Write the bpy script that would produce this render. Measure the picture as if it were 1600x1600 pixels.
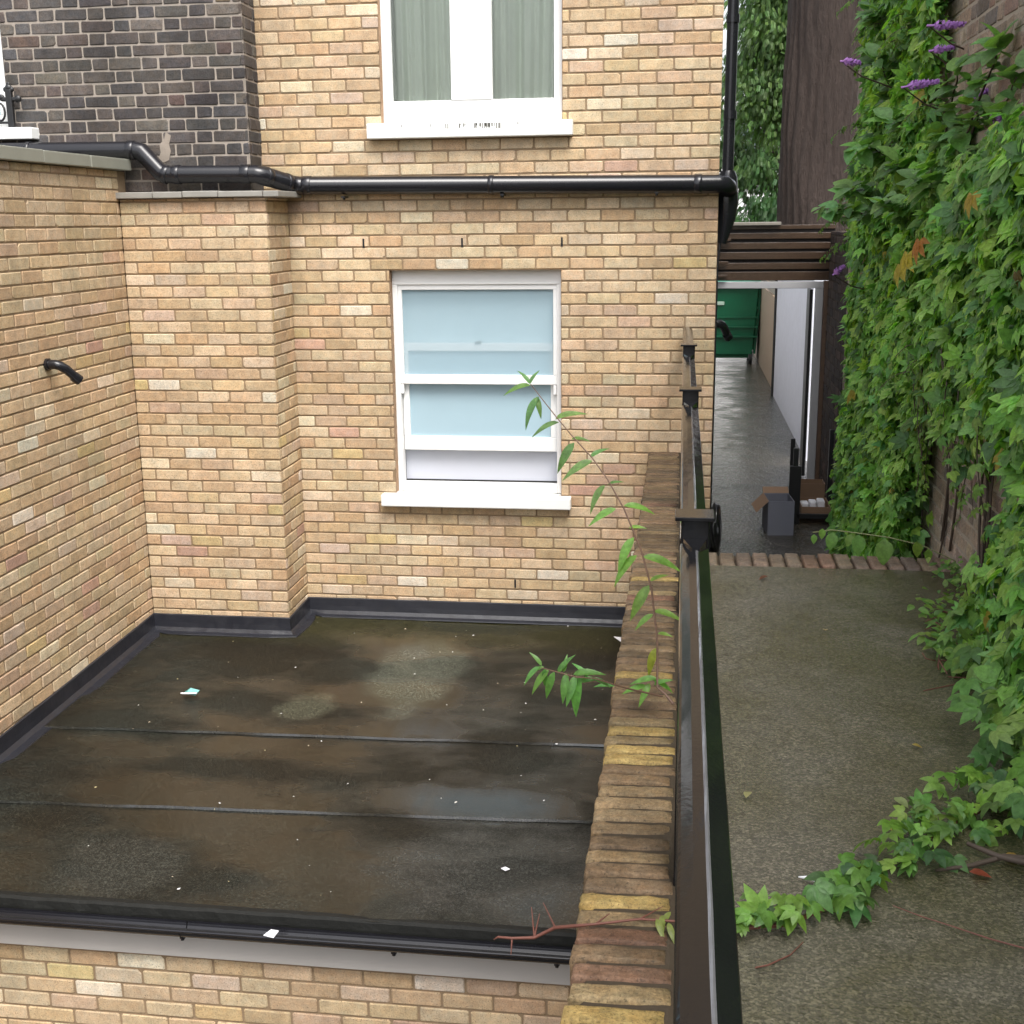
import bpy, bmesh, math, random
import numpy as np
from mathutils import Vector, Matrix, noise

# ------------------------------------------------------------------ camera, sky, sun, exposure
scene = bpy.context.scene
for o in list(bpy.data.objects): bpy.data.objects.remove(o)
col = scene.collection
FOC = 1900.0; TH = math.atan(455/1900.0); ROLL = .0111; HD = math.radians(8.0)
cd = bpy.data.cameras.new('camera'); cam = bpy.data.objects.new('camera', cd); col.objects.link(cam)
cd.sensor_width = 36; cd.lens = 36*FOC/1600; cd.clip_start = .05; cd.clip_end = 2000
_r = Vector((math.cos(HD), math.sin(HD), 0)); _h = Vector((-math.sin(HD), math.cos(HD), 0))
_f = _h*math.cos(TH) - Vector((0, 0, 1))*math.sin(TH); _u = _h*math.sin(TH) + Vector((0, 0, 1))*math.cos(TH)
_x = _r*math.cos(ROLL) - _u*math.sin(ROLL); _y = _r*math.sin(ROLL) + _u*math.cos(ROLL)
cam.matrix_world = Matrix(((_x.x, _y.x, -_f.x, 0), (_x.y, _y.y, -_f.y, 0), (_x.z, _y.z, -_f.z, 0), (0, 0, 0, 1)))
scene.camera = cam
scene.render.resolution_x = 1024; scene.render.resolution_y = 1024

SUN_EL, SUN_AZ = math.radians(58), math.radians(152)          # azimuth clockwise from +Y
w = bpy.data.worlds.new('World'); scene.world = w; w.use_nodes = True
nt = w.node_tree; bg = nt.nodes['Background']
sk = nt.nodes.new('ShaderNodeTexSky'); sk.sky_type = 'NISHITA'; sk.sun_disc = False
sk.sun_elevation = SUN_EL; sk.sun_rotation = SUN_AZ; sk.air_density = 1.0; sk.dust_density = 4.0; sk.ozone_density = .6
hs = nt.nodes.new('ShaderNodeHueSaturation'); hs.inputs['Saturation'].default_value = .28
nt.links.new(sk.outputs[0], hs.inputs['Color']); nt.links.new(hs.outputs[0], bg.inputs['Color'])
bg.inputs['Strength'].default_value = .15
sl = bpy.data.lights.new('sun', 'SUN'); sl.energy = 1.05; sl.angle = math.radians(28); sl.color = (1, .96, .9)
so = bpy.data.objects.new('sun', sl); col.objects.link(so)
_sd = Vector((math.sin(SUN_AZ)*math.cos(SUN_EL), math.cos(SUN_AZ)*math.cos(SUN_EL), math.sin(SUN_EL)))
so.rotation_euler = _sd.to_track_quat('Z', 'Y').to_euler(); so.location = _sd*30
scene.view_settings.view_transform = 'Standard'; scene.view_settings.look = 'None'
scene.view_settings.gamma = 1; scene.view_settings.use_curve_mapping = False
scene.view_settings.exposure = 1.38
scene.render.engine = 'CYCLES'

# ------------------------------------------------------------------ helpers
rnd = random.Random(7)
def at(px, py, X=None, Y=None, Z=None):
    """world point on the plane X, Y or Z = const that a photograph pixel (1600 px wide) looks at"""
    a, b = (px-800)/FOC, -(py-800)/FOC
    d = _f + _x*a + _y*b
    t = X/d.x if X is not None else Y/d.y if Y is not None else Z/d.z
    return d*t

def tag(o, label=None, cat=None, group=None, kind=None):
    if label: o['label'] = label
    if cat: o['category'] = cat
    if group: o['group'] = group
    if kind: o['kind'] = kind
    return o
def empty(name, loc, label=None, cat=None, group=None):
    o = bpy.data.objects.new(name, None); col.objects.link(o); o.location = loc
    return tag(o, label, cat, group)

class MB:
    """collects polygons (with a colour and a material slot each) and links them as ONE mesh object"""
    def __init__(s): s.v = []; s.f = []; s.c = []; s.m = []; s.sm = []
    def add(s, verts, faces, c=(.5, .5, .5), m=0, smooth=False):
        b = len(s.v); s.v += [tuple(v) for v in verts]
        for f in faces:
            s.f.append(tuple(b+i for i in f)); s.c.append(c); s.m.append(m); s.sm.append(smooth)
    def box(s, a, b, c=(.5, .5, .5), m=0, bev=0.0):
        x0, y0, z0 = (min(a[i], b[i]) for i in range(3)); x1, y1, z1 = (max(a[i], b[i]) for i in range(3))
        if bev <= 0:
            v = [(x0,y0,z0),(x1,y0,z0),(x1,y1,z0),(x0,y1,z0),(x0,y0,z1),(x1,y0,z1),(x1,y1,z1),(x0,y1,z1)]
            s.add(v, [(0,3,2,1),(4,5,6,7),(0,1,5,4),(1,2,6,5),(2,3,7,6),(3,0,4,7)], c, m)
        else:
            bm = bmesh.new(); bmesh.ops.create_cube(bm, size=1)
            for v in bm.verts:
                v.co = Vector(((x0+x1)/2+v.co.x*(x1-x0), (y0+y1)/2+v.co.y*(y1-y0), (z0+z1)/2+v.co.z*(z1-z0)))
            bmesh.ops.bevel(bm, geom=list(bm.edges), offset=min(bev, .45*min(x1-x0, y1-y0, z1-z0)), segments=2, affect='EDGES', profile=.5)
            s.bm(bm, c, m)
    def bm(s, bm, c=(.5, .5, .5), m=0, smooth=False):
        bm.verts.index_update(); s.add([v.co[:] for v in bm.verts], [[v.index for v in f.verts] for f in bm.faces], c, m, smooth); bm.free()
    def tube(s, pts, r, seg=12, c=(.5, .5, .5), m=0, cap=True, smooth=True):
        pts = [Vector(p) for p in pts]; n = len(pts)
        rr = r if isinstance(r, (list, tuple)) else [r]*n
        base = len(s.v); up = None; rings = []
        for i in range(n):
            d = ((pts[i]-pts[i-1]).normalized() if i else Vector()) + ((pts[i+1]-pts[i]).normalized() if i < n-1 else Vector())
            d.normalize()
            if up is None: up = d.orthogonal().normalized()
            up = (up - d*up.dot(d)).normalized(); q = d.cross(up)
            k = 1.0
            if 0 < i < n-1:
                cs = d.dot((pts[i+1]-pts[i]).normalized()); k = 1/max(cs, .5)
            rings.append([pts[i]+(up*math.cos(2*math.pi*j/seg)+q*math.sin(2*math.pi*j/seg))*rr[i]*(k if k < 1.15 else 1.07) for j in range(seg)])
        v = [p for ring in rings for p in ring]; f = []
        for i in range(n-1):
            for j in range(seg):
                j2 = (j+1) % seg; f.append((i*seg+j, i*seg+j2, (i+1)*seg+j2, (i+1)*seg+j))
        s.add(v, f, c, m, smooth)
        if cap: s.add(rings[0][::-1], [tuple(range(seg))], c, m); s.add(rings[-1], [tuple(range(seg))], c, m)
    def quad(s, p, c=(.5, .5, .5), m=0): s.add(p, [(0, 1, 2, 3)], c, m)
    def build(s, name, mats, parent=None, loc=(0, 0, 0)):
        me = bpy.data.meshes.new(name); me.from_pydata(s.v, [], s.f)
        if not isinstance(mats, (list, tuple)): mats = [mats]
        for m in mats: me.materials.append(m)
        me.polygons.foreach_set('material_index', s.m); me.polygons.foreach_set('use_smooth', s.sm)
        at_ = me.color_attributes.new('Col', 'FLOAT_COLOR', 'CORNER')
        cc = np.empty((len(me.loops), 4), np.float32); k = 0
        for f, c in zip(s.f, s.c): cc[k:k+len(f), :3] = c; cc[k:k+len(f), 3] = 1; k += len(f)
        at_.data.foreach_set('color', cc.ravel()); me.update()
        o = bpy.data.objects.new(name, me); col.objects.link(o)
        if parent is not None: o.parent = parent; o.matrix_parent_inverse = Matrix.Translation(parent.location).inverted()
        return o

# ------------------------------------------------------------------ materials
def mat(name, base=(.5, .5, .5), rough=.6, spec=.5, metal=0.0):
    m = bpy.data.materials.new(name); m.use_nodes = True
    p = m.node_tree.nodes['Principled BSDF']
    p.inputs['Base Color'].default_value = (*base, 1); p.inputs['Roughness'].default_value = rough
    p.inputs['Specular IOR Level'].default_value = spec; p.inputs['Metallic'].default_value = metal
    return m
class NT:
    def __init__(s, m): s.t = m.node_tree; s.p = s.t.nodes['Principled BSDF']; s.pos = s.n('ShaderNodeNewGeometry').outputs['Position']
    def n(s, k): return s.t.nodes.new(k)
    def l(s, a, b): s.t.links.new(a, b)
    def noise(s, scale, detail=4, rough=.55, vec=None, out='Fac', dist=0.0):
        n = s.n('ShaderNodeTexNoise'); n.inputs['Scale'].default_value = scale; n.inputs['Detail'].default_value = detail
        n.inputs['Roughness'].default_value = rough; n.inputs['Distortion'].default_value = dist
        s.l(vec or s.pos, n.inputs['Vector']); return n.outputs[out]
    def grit(s, scale, lo, hi, power=1.0):
        n = s.n('ShaderNodeTexVoronoi'); n.inputs['Scale'].default_value = scale; s.l(s.pos, n.inputs['Vector'])
        x = s.n('ShaderNodeSeparateColor'); s.l(n.outputs['Color'], x.inputs[0])
        return s.ramp(s.math('POWER', x.outputs[0], power), [(0.0, lo), (1.0, hi)])
    def ramp(s, fac, stops):
        r = s.n('ShaderNodeValToRGB'); e = r.color_ramp.elements
        while len(e) < len(stops): e.new(.5)
        for el, (p, c) in zip(e, stops):
            el.position = p; el.color = (c, c, c, 1) if isinstance(c, (int, float)) else (*c, 1)
        s.l(fac, r.inputs[0]); return r.outputs[0]
    def mix(s, fac, a, b, mode='MIX'):
        m = s.n('ShaderNodeMix'); m.data_type = 'RGBA'; m.blend_type = mode
        for i, v in ((0, fac), (6, a), (7, b)):
            if isinstance(v, (int, float)): m.inputs[i].default_value = v if i == 0 else (v, v, v, 1)
            elif isinstance(v, tuple): m.inputs[i].default_value = (*v, 1)
            else: s.l(v, m.inputs[i])
        return m.outputs[2]
    def math(s, op, a, b=0.0, clamp=False):
        m = s.n('ShaderNodeMath'); m.operation = op; m.use_clamp = clamp
        for i, v in ((0, a), (1, b)):
            if isinstance(v, (int, float)): m.inputs[i].default_value = v
            else: s.l(v, m.inputs[i])
        return m.outputs[0]
    def scaled(s, sx, sy, sz):
        m = s.n('ShaderNodeVectorMath'); m.operation = 'MULTIPLY'; s.l(s.pos, m.inputs[0]); m.inputs[1].default_value = (sx, sy, sz); return m.outputs[0]
    def col(s):
        a = s.n('ShaderNodeAttribute'); a.attribute_name = 'Col'; return a.outputs['Color']
    def bump(s, h, strength=.3, dist=.01):
        b = s.n('ShaderNodeBump'); b.inputs['Strength'].default_value = strength; b.inputs['Distance'].default_value = dist
        s.l(h, b.inputs['Height']); s.l(b.outputs[0], s.p.inputs['Normal'])
    def base(s, c): s.l(c, s.p.inputs['Base Color'])
    def rough(s, c): s.l(c, s.p.inputs['Roughness'])

def brick_mat(name, rough=.8, speck=.25, stain=(.62, 1.0), bump=.35, warm=(1.06, .97, .9), cool=(.95, 1.0, 1.08)):
    m = mat(name, rough=rough, spec=.25); t = NT(m)
    c = t.mix(1.0, t.col(), t.mix(t.ramp(t.noise(26, 4, .65), [(.3, 0.0), (.7, 1.0)]), warm, cool), 'MULTIPLY')
    c = t.mix(1.0, c, t.ramp(t.noise(14, 5, .7), [(.28, 1-speck*.8), (.7, 1+speck*.35)]), 'MULTIPLY')
    c = t.mix(1.0, c, t.ramp(t.noise(110, 5, .75), [(.25, 1-speck), (.75, 1+speck*.6)]), 'MULTIPLY')
    c = t.mix(1.0, c, t.ramp(t.noise(170, 2), [(.33, .5), (.40, 1.0)]), 'MULTIPLY')
    c = t.mix(1.0, c, t.ramp(t.noise(1.6, 6, .6), [(.3, stain[0]), (.62, stain[1])]), 'MULTIPLY')
    c = t.mix(1.0, c, t.ramp(t.noise(1.0, 5, .6, t.scaled(5, 5, .55)), [(.32, .90), (.55, 1.02)]), 'MULTIPLY')
    t.base(c); t.bump(t.math('ADD', t.noise(150, 5, .7), t.math('MULTIPLY', t.noise(38, 3, .6), 1.2)), bump, .004)
    return m
M = {}
M['brick'] = brick_mat('yellow_brick', speck=.30, stain=(.86, 1.04), bump=.6, warm=(1.06, .972, .92), cool=(.97, .995, 1.05))
M['old_brick'] = brick_mat('weathered_brick', rough=.8, speck=.45, stain=(.5, 1.05), bump=.8)
M['cope_brick'] = brick_mat('coping_brick', rough=.45, speck=.6, stain=(.6, 1.1), bump=.9)
def mortar_mat(name, c, rough=.9):
    m = mat(name, rough=rough, spec=.2); t = NT(m)
    t.base(t.mix(t.noise(70, 5, .7), tuple(x*.7 for x in c), tuple(x*1.25 for x in c))); t.bump(t.noise(200, 4), .5, .004); return m
M['mortar'] = mortar_mat('brown_mortar', (.265, .190, .118))
M['pale_mortar'] = mortar_mat('pale_mortar', (.31, .27, .23))
M['dirt_mortar'] = mortar_mat('dirty_mortar', (.055, .042, .028))
M['old_mortar'] = mortar_mat('old_mortar', (.33, .29, .24))

def plain(name, c, rough=.6, var=.15, scale=12, bump=0, spec=.5, bscale=120, rvar=0):
    m = mat(name, c, rough, spec); t = NT(m)
    t.base(t.mix(t.noise(scale, 5, .65), tuple(x*(1-var) for x in c), tuple(x*(1+var) for x in c)))
    if bump: t.bump(t.noise(bscale, 4), bump, .004)
    if rvar: t.rough(t.ramp(t.noise(scale*1.7, 4), [(.35, max(rough-rvar, .03)), (.65, rough+rvar)]))
    return m
M['white'] = plain('white_paint', (.80, .80, .79), .45, .03, 8, .08)
M['sill'] = plain('painted_stone', (.80, .81, .79), .55, .05, 14, .3)
M['flash'] = plain('lead_flashing', (.017, .018, .024), .42, .35, 9, .25, bscale=30, rvar=.12)
M['plastic'] = plain('black_plastic', (.011, .011, .014), .24, .2, 20, .03, .45, bscale=40)
M['iron'] = plain('black_iron', (.012, .012, .013), .35, .3, 30, .5, bscale=150)
M['felt_edge'] = plain('felt_edge', (.010, .0105, .0095), .7, .6, 14, .9, .25, bscale=45)
M['fascia'] = plain('fascia_paint', (.39, .37, .35), .5, .06, 6, .05)
M['slate'] = plain('slate_coping', (.25, .24, .215), .55, .25, 9, .3)
M['cope'] = plain('stone_coping', (.23, .23, .19), .6, .14, 7, .35)
M['wood'] = plain('wet_dark_timber', (.050, .031, .02), .22, .45, 14, .4, bscale=60)
M['gate'] = plain('grey_gate_paint', (.36, .36, .37), .4, .06, 10)
M['black'] = plain('black_paint', (.010, .010, .011), .4, .2, 20)
M['post_wood'] = plain('brown_post', (.10, .06, .038), .5, .35, 18, .4)
M['whitewall'] = plain('whitewashed_brick', (.74, .76, .84), .6, .12, 9, .8, bscale=22)
M['cream'] = plain('cream_render', (.47, .36, .26), .7, .1, 6, .3)
M['card'] = plain('cardboard', (.22, .135, .08), .7, .12, 12)
M['card_white'] = plain('white_cardboard', (.15, .155, .19), .6, .06, 12)
M['bin'] = plain('green_bin_plastic', (.006, .11, .05), .35, .15, 5)
M['binlid'] = plain('pale_green_lid', (.05, .30, .2), .25, .15, 5)
M['rubber'] = plain('rubber', (.02, .02, .02), .6)
M['paper'] = plain('white_paper', (.75, .75, .78), .6, .04, 20)
M['teal'] = plain('teal_wrapper', (.10, .32, .30), .25, .5, 90)
M['curtain'] = plain('grey_green_curtain', (.68, .73, .63), .8, .05, 10)
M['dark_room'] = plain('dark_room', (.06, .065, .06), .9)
M['far_white'] = plain('far_white_paint', (.8, .8, .8), .6, .03)
M['far_grey'] = plain('far_grey_glass', (.25, .3, .33), .2)
M['bark'] = None
M['petal'] = plain('purple_petals', (.36, .17, .47), .7, .3, 80)
M['twig'] = plain('brown_twig', (.06, .042, .03), .7, .3, 40)
M['redstem'] = plain('red_stem', (.13, .045, .03), .6, .3, 60)
M['greenstem'] = plain('green_stem', (.16, .17, .07), .5, .3, 60)
M['bag'] = plain('black_bag', (.01, .01, .011), .2, .2, 20, .8, bscale=18)
M['patch'] = plain('mortar_patch', (.26, .22, .18), .9, .2, 20, .6)

def glass(name, tint=(1, 1, 1), rough=.02):
    m = bpy.data.materials.new(name); m.use_nodes = True; t = m.node_tree; t.nodes.clear()
    out = t.nodes.new('ShaderNodeOutputMaterial'); mx = t.nodes.new('ShaderNodeMixShader'); fr = t.nodes.new('ShaderNodeFresnel'); fr.inputs['IOR'].default_value = 1.65
    tr = t.nodes.new('ShaderNodeBsdfTransparent'); tr.inputs['Color'].default_value = (*tint, 1); gl = t.nodes.new('ShaderNodeBsdfGlossy'); gl.inputs['Roughness'].default_value = rough
    t.links.new(fr.outputs[0], mx.inputs[0]); t.links.new(tr.outputs[0], mx.inputs[1]); t.links.new(gl.outputs[0], mx.inputs[2]); t.links.new(mx.outputs[0], out.inputs[0]); return m
M['glass'] = glass('clear_glass', (.93, .96, .95))
m = plain('frosted_upper_glass', (.39, .535, .61), .2, .03, 4); _t = m.node_tree; _mx = _t.nodes.new('ShaderNodeMixShader'); _tr = _t.nodes.new('ShaderNodeBsdfTransparent')
_mx.inputs[0].default_value = .45; _t.links.new(_t.nodes['Principled BSDF'].outputs[0], _mx.inputs[1]); _t.links.new(_tr.outputs[0], _mx.inputs[2]); _t.links.new(_mx.outputs[0], _t.nodes['Material Output'].inputs[0]); M['frost_upper'] = m
M['frost'] = plain('frosted_glass', (.36, .495, .565), .22, .03, 4, .15, bscale=300)
M['frost_teal'] = plain('blue_blind', (.50, .63, .68), .5, .03, 4)
M['lilac'] = plain('secondary_frosted_glass', (.52, .54, .60), .3, .02, 4)

def leaf_mat(name, trans=.4, rough=.4):
    m = mat(name, rough=rough, spec=.45); t = NT(m)
    c = t.mix(1.0, t.col(), t.ramp(t.noise(60, 4, .7), [(.3, .62), (.7, 1.2)]), 'MULTIPLY'); t.base(c); t.bump(t.noise(110, 3), .35, .004)
    tr = t.n('ShaderNodeBsdfTranslucent'); c2 = t.mix(1.0, c, (1.25, 1.35, .55), 'MULTIPLY'); t.l(c2, tr.inputs['Color'])
    mx = t.n('ShaderNodeMixShader'); mx.inputs[0].default_value = trans
    t.l(t.p.outputs[0], mx.inputs[1]); t.l(tr.outputs[0], mx.inputs[2]); t.l(mx.outputs[0], t.t.nodes['Material Output'].inputs[0]); return m
M['leaf'] = leaf_mat('leaf', .45)
M['leaf_far'] = leaf_mat('tree_leaf', .35, .5)

m = mat('bark', rough=.75, spec=.3); t = NT(m); v = t.scaled(9, 9, 1.6)
t.base(t.mix(t.noise(2.2, 8, .8, v), (.010, .0075, .0065), (.115, .082, .068))); t.bump(t.noise(4, 6, .7, v), 1.0, .12); M['bark'] = m

# wet roofing felt: brown and green-grey silt, pale dried patches, puddle sheen
m = mat('roofing_felt', spec=.5); t = NT(m)
big = t.noise(.75, 6, .65, dist=.12); mid = t.noise(2.3, 5, .6)
c = t.mix(t.ramp(big, [(.42, 0.0), (.60, 1.0)]), (.0165, .0145, .0095), (.020, .0225, .0185))
c = t.mix(t.ramp(mid, [(.45, 0.0), (.75, .5)]), c, (.010, .008, .0055))
def patch(cx, cy, rx, ry):
    s_ = t.n('ShaderNodeVectorMath'); s_.operation = 'SUBTRACT'; t.l(t.pos, s_.inputs[0]); s_.inputs[1].default_value = (cx, cy, 0)
    k_ = t.n('ShaderNodeVectorMath'); k_.operation = 'MULTIPLY'; t.l(s_.outputs[0], k_.inputs[0]); k_.inputs[1].default_value = (1/rx, 1/ry, 0)
    l_ = t.n('ShaderNodeVectorMath'); l_.operation = 'LENGTH'; t.l(k_.outputs[0], l_.inputs[0])
    d = t.math('ADD', l_.outputs['Value'], t.math('MULTIPLY', t.math('SUBTRACT', t.noise(3.5, 4), .5), 1.1))
    return t.ramp(d, [(.35, 1.0), (.70, .8), (.88, .3), (1.06, 0.0)])
c = t.mix(t.math('MULTIPLY', patch(-1.62, 7.15, .36, .66), .55), c, (.10, .108, .082))
c = t.mix(t.math('MULTIPLY', patch(-2.16, 6.53, .2, .24), .6), c, (.085, .086, .058))
c = t.mix(t.math('MULTIPLY', patch(-.6, 4.9, .9, .5), .5), c, (.046, .047, .043))
c = t.mix(t.math('MULTIPLY', patch(-2.5, 4.75, .35, .3), .5), c, (.046, .045, .037))
sy = t.n('ShaderNodeSeparateXYZ'); t.l(t.pos, sy.inputs[0])
c = t.mix(t.ramp(t.math('ADD', t.math('MULTIPLY', t.math('SUBTRACT', sy.outputs['Y'], 7.3), 1.6), t.math('MULTIPLY', mid, .4)), [(.55, 0.0), (1.1, .8)]), c, (.032, .030, .011))
c = t.mix(1.0, c, t.ramp(t.noise(45, 5, .8), [(.3, .62), (.5, .95), (.7, 1.3)]), 'MULTIPLY'); c = t.mix(1.0, c, t.grit(150, .55, 1.7, 2.2), 'MULTIPLY')
t.base(c)
wet = t.math('MAXIMUM', t.ramp(t.noise(1.1, 4, .55, t.scaled(.8, 1.3, 1), dist=.15), [(.46, 0.0), (.60, 1.0)]), patch(-1.0, 5.5, .75, .22))
sp_r = t.mix(wet, .2, .8); t.l(sp_r, t.p.inputs['Specular IOR Level']); t.rough(t.mix(wet, .5, .10)); t.bump(t.math('MULTIPLY', t.noise(120, 4, .75), t.math('SUBTRACT', 1.15, wet)), .8, .004); M['felt'] = m

# wet brushed concrete
m = mat('wet_concrete', spec=.9); t = NT(m)
c = t.mix(t.ramp(t.noise(1.4, 5, .6, dist=.5), [(.38, 0.0), (.60, 1.0)]), (.112, .102, .074), (.072, .064, .029))
sx0 = t.n('ShaderNodeSeparateXYZ'); t.l(t.pos, sx0.inputs[0])
c = t.mix(t.ramp(t.math('ADD', sx0.outputs['X'], t.math('MULTIPLY', t.math('SUBTRACT', t.noise(2.6, 5, .65), .5), 1.3)), [(.72, 0.0), (1.05, .75)]), c, (.052, .047, .018))
c = t.mix(1.0, c, t.ramp(t.noise(50, 5, .8), [(.3, .66), (.5, .97), (.7, 1.28)]), 'MULTIPLY'); c = t.mix(1.0, c, t.grit(170, .62, 1.5, 1.8), 'MULTIPLY')
c = t.mix(t.ramp(t.noise(75, 3, .6), [(.66, 0.0), (.72, .7)]), c, (.02, .017, .012))
c = t.mix(t.ramp(t.noise(120, 2), [(.70, 0.0), (.76, .7)]), c, (.26, .24, .18))
t.base(c)
wet = t.ramp(t.noise(1.9, 4, .6, dist=.6), [(.42, 0.0), (.62, 1.0)])
t.rough(t.mix(wet, .27, .09))
h = t.math('ADD', t.math('MULTIPLY', t.noise(9, 4, .6, t.scaled(.5, 9, 1)), .35), t.math('MULTIPLY', t.noise(130, 3, .7), .7)); t.bump(h, .8, .008); M['concrete'] = m

m = mat('wet_paving', spec=1.0); t = NT(m)
c = t.mix(t.ramp(t.noise(2.0, 5, .6), [(.35, 0.0), (.7, 1.0)]), (.030, .028, .018), (.085, .072, .055))
t.base(t.mix(1.0, c, t.ramp(t.noise(40, 4, .7), [(.3, .6), (.7, 1.3)]), 'MULTIPLY'))
sx = t.n('ShaderNodeSeparateXYZ'); t.l(t.pos, sx.inputs[0])
wet = t.ramp(t.math('ADD', t.math('MULTIPLY', t.math('SUBTRACT', 1.0, sx.outputs['X']), .7), t.math('SUBTRACT', t.noise(2.5, 4), .5)), [(.0, 0.0), (.35, 1.0)])
t.rough(t.mix(wet, .22, .05)); t.bump(t.math('ADD', t.noise(7, 3, .6, t.scaled(1, 1.0, 1)), t.math('MULTIPLY', t.noise(40, 3), .5)), .7, .04); M['paving'] = m

m = mat('soil_ground', spec=.3, rough=.8); t = NT(m); t.base(t.mix(t.noise(3, 5), (.05, .045, .035), (.11, .1, .08))); t.bump(t.noise(30, 4), .5, .02); M['ground'] = m

m = mat('side_brickwork', rough=.8, spec=.25); t = NT(m)
bt = t.n('ShaderNodeTexBrick'); cx = t.n('ShaderNodeCombineXYZ'); sp = t.n('ShaderNodeSeparateXYZ'); t.l(t.pos, sp.inputs[0])
t.l(t.math('ADD', sp.outputs['X'], sp.outputs['Y']), cx.inputs[0]); t.l(sp.outputs['Z'], cx.inputs[1]); t.l(cx.outputs[0], bt.inputs['Vector'])
bt.inputs['Scale'].default_value = 1; bt.inputs['Brick Width'].default_value = .225; bt.inputs['Row Height'].default_value = .077; bt.inputs['Mortar Size'].default_value = .006
bt.inputs['Color1'].default_value = (.54, .40, .25, 1); bt.inputs['Color2'].default_value = (.47, .335, .20, 1); bt.inputs['Mortar'].default_value = (.185, .125, .07, 1)
t.base(bt.outputs['Color']); M['side_brick'] = m
M['side_neutral'] = plain('neutral_bounce_grey', (.5, .5, .5), .7, .12, 6, .4)  # invented grey, so the unseen side wall bounces no brick tint

# ------------------------------------------------------------------ brick walls, every brick modelled
YELLOW = [((.55, .415, .255), 34), ((.58, .455, .295), 28), ((.52, .375, .225), 13), ((.60, .485, .32), 11), ((.545, .405, .275), 7),
          ((.57, .45, .335), 4), ((.53, .43, .285), 7), ((.66, .565, .40), 4.5), ((.70, .635, .50), 2.4), ((.50, .33, .24), 1.1), ((.58, .455, .235), 2.0)]
DARK = [((.112, .100, .090), 30), ((.085, .078, .075), 22), ((.125, .104, .092), 16), ((.098, .093, .093), 12), ((.15, .132, .112), 9), ((.12, .085, .074), 4), ((.18, .14, .09), 2)]
OLD = [((.38, .305, .235), 20), ((.44, .36, .28), 16), ((.30, .25, .205), 16), ((.48, .395, .29), 10), ((.36, .255, .21), 10), ((.24, .21, .19), 8)]
STEP = [((.20, .155, .115), 20), ((.24, .185, .13), 16), ((.16, .125, .10), 14), ((.22, .145, .105), 10)]
COPE = [((.25, .17, .095), 22), ((.215, .145, .085), 18), ((.175, .125, .072), 16), ((.30, .215, .115), 12), ((.25, .145, .090), 9), ((.14, .105, .062), 7)]
def pick(pal, r):
    s_ = r.random()*sum(w_ for _, w_ in pal)
    for c_, w_ in pal:
        s_ -= w_
        if s_ <= 0: break
    k = r.uniform(.9, 1.1); return tuple(min(.9, x*k*r.uniform(.97, 1.03)) for x in c_)

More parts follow.
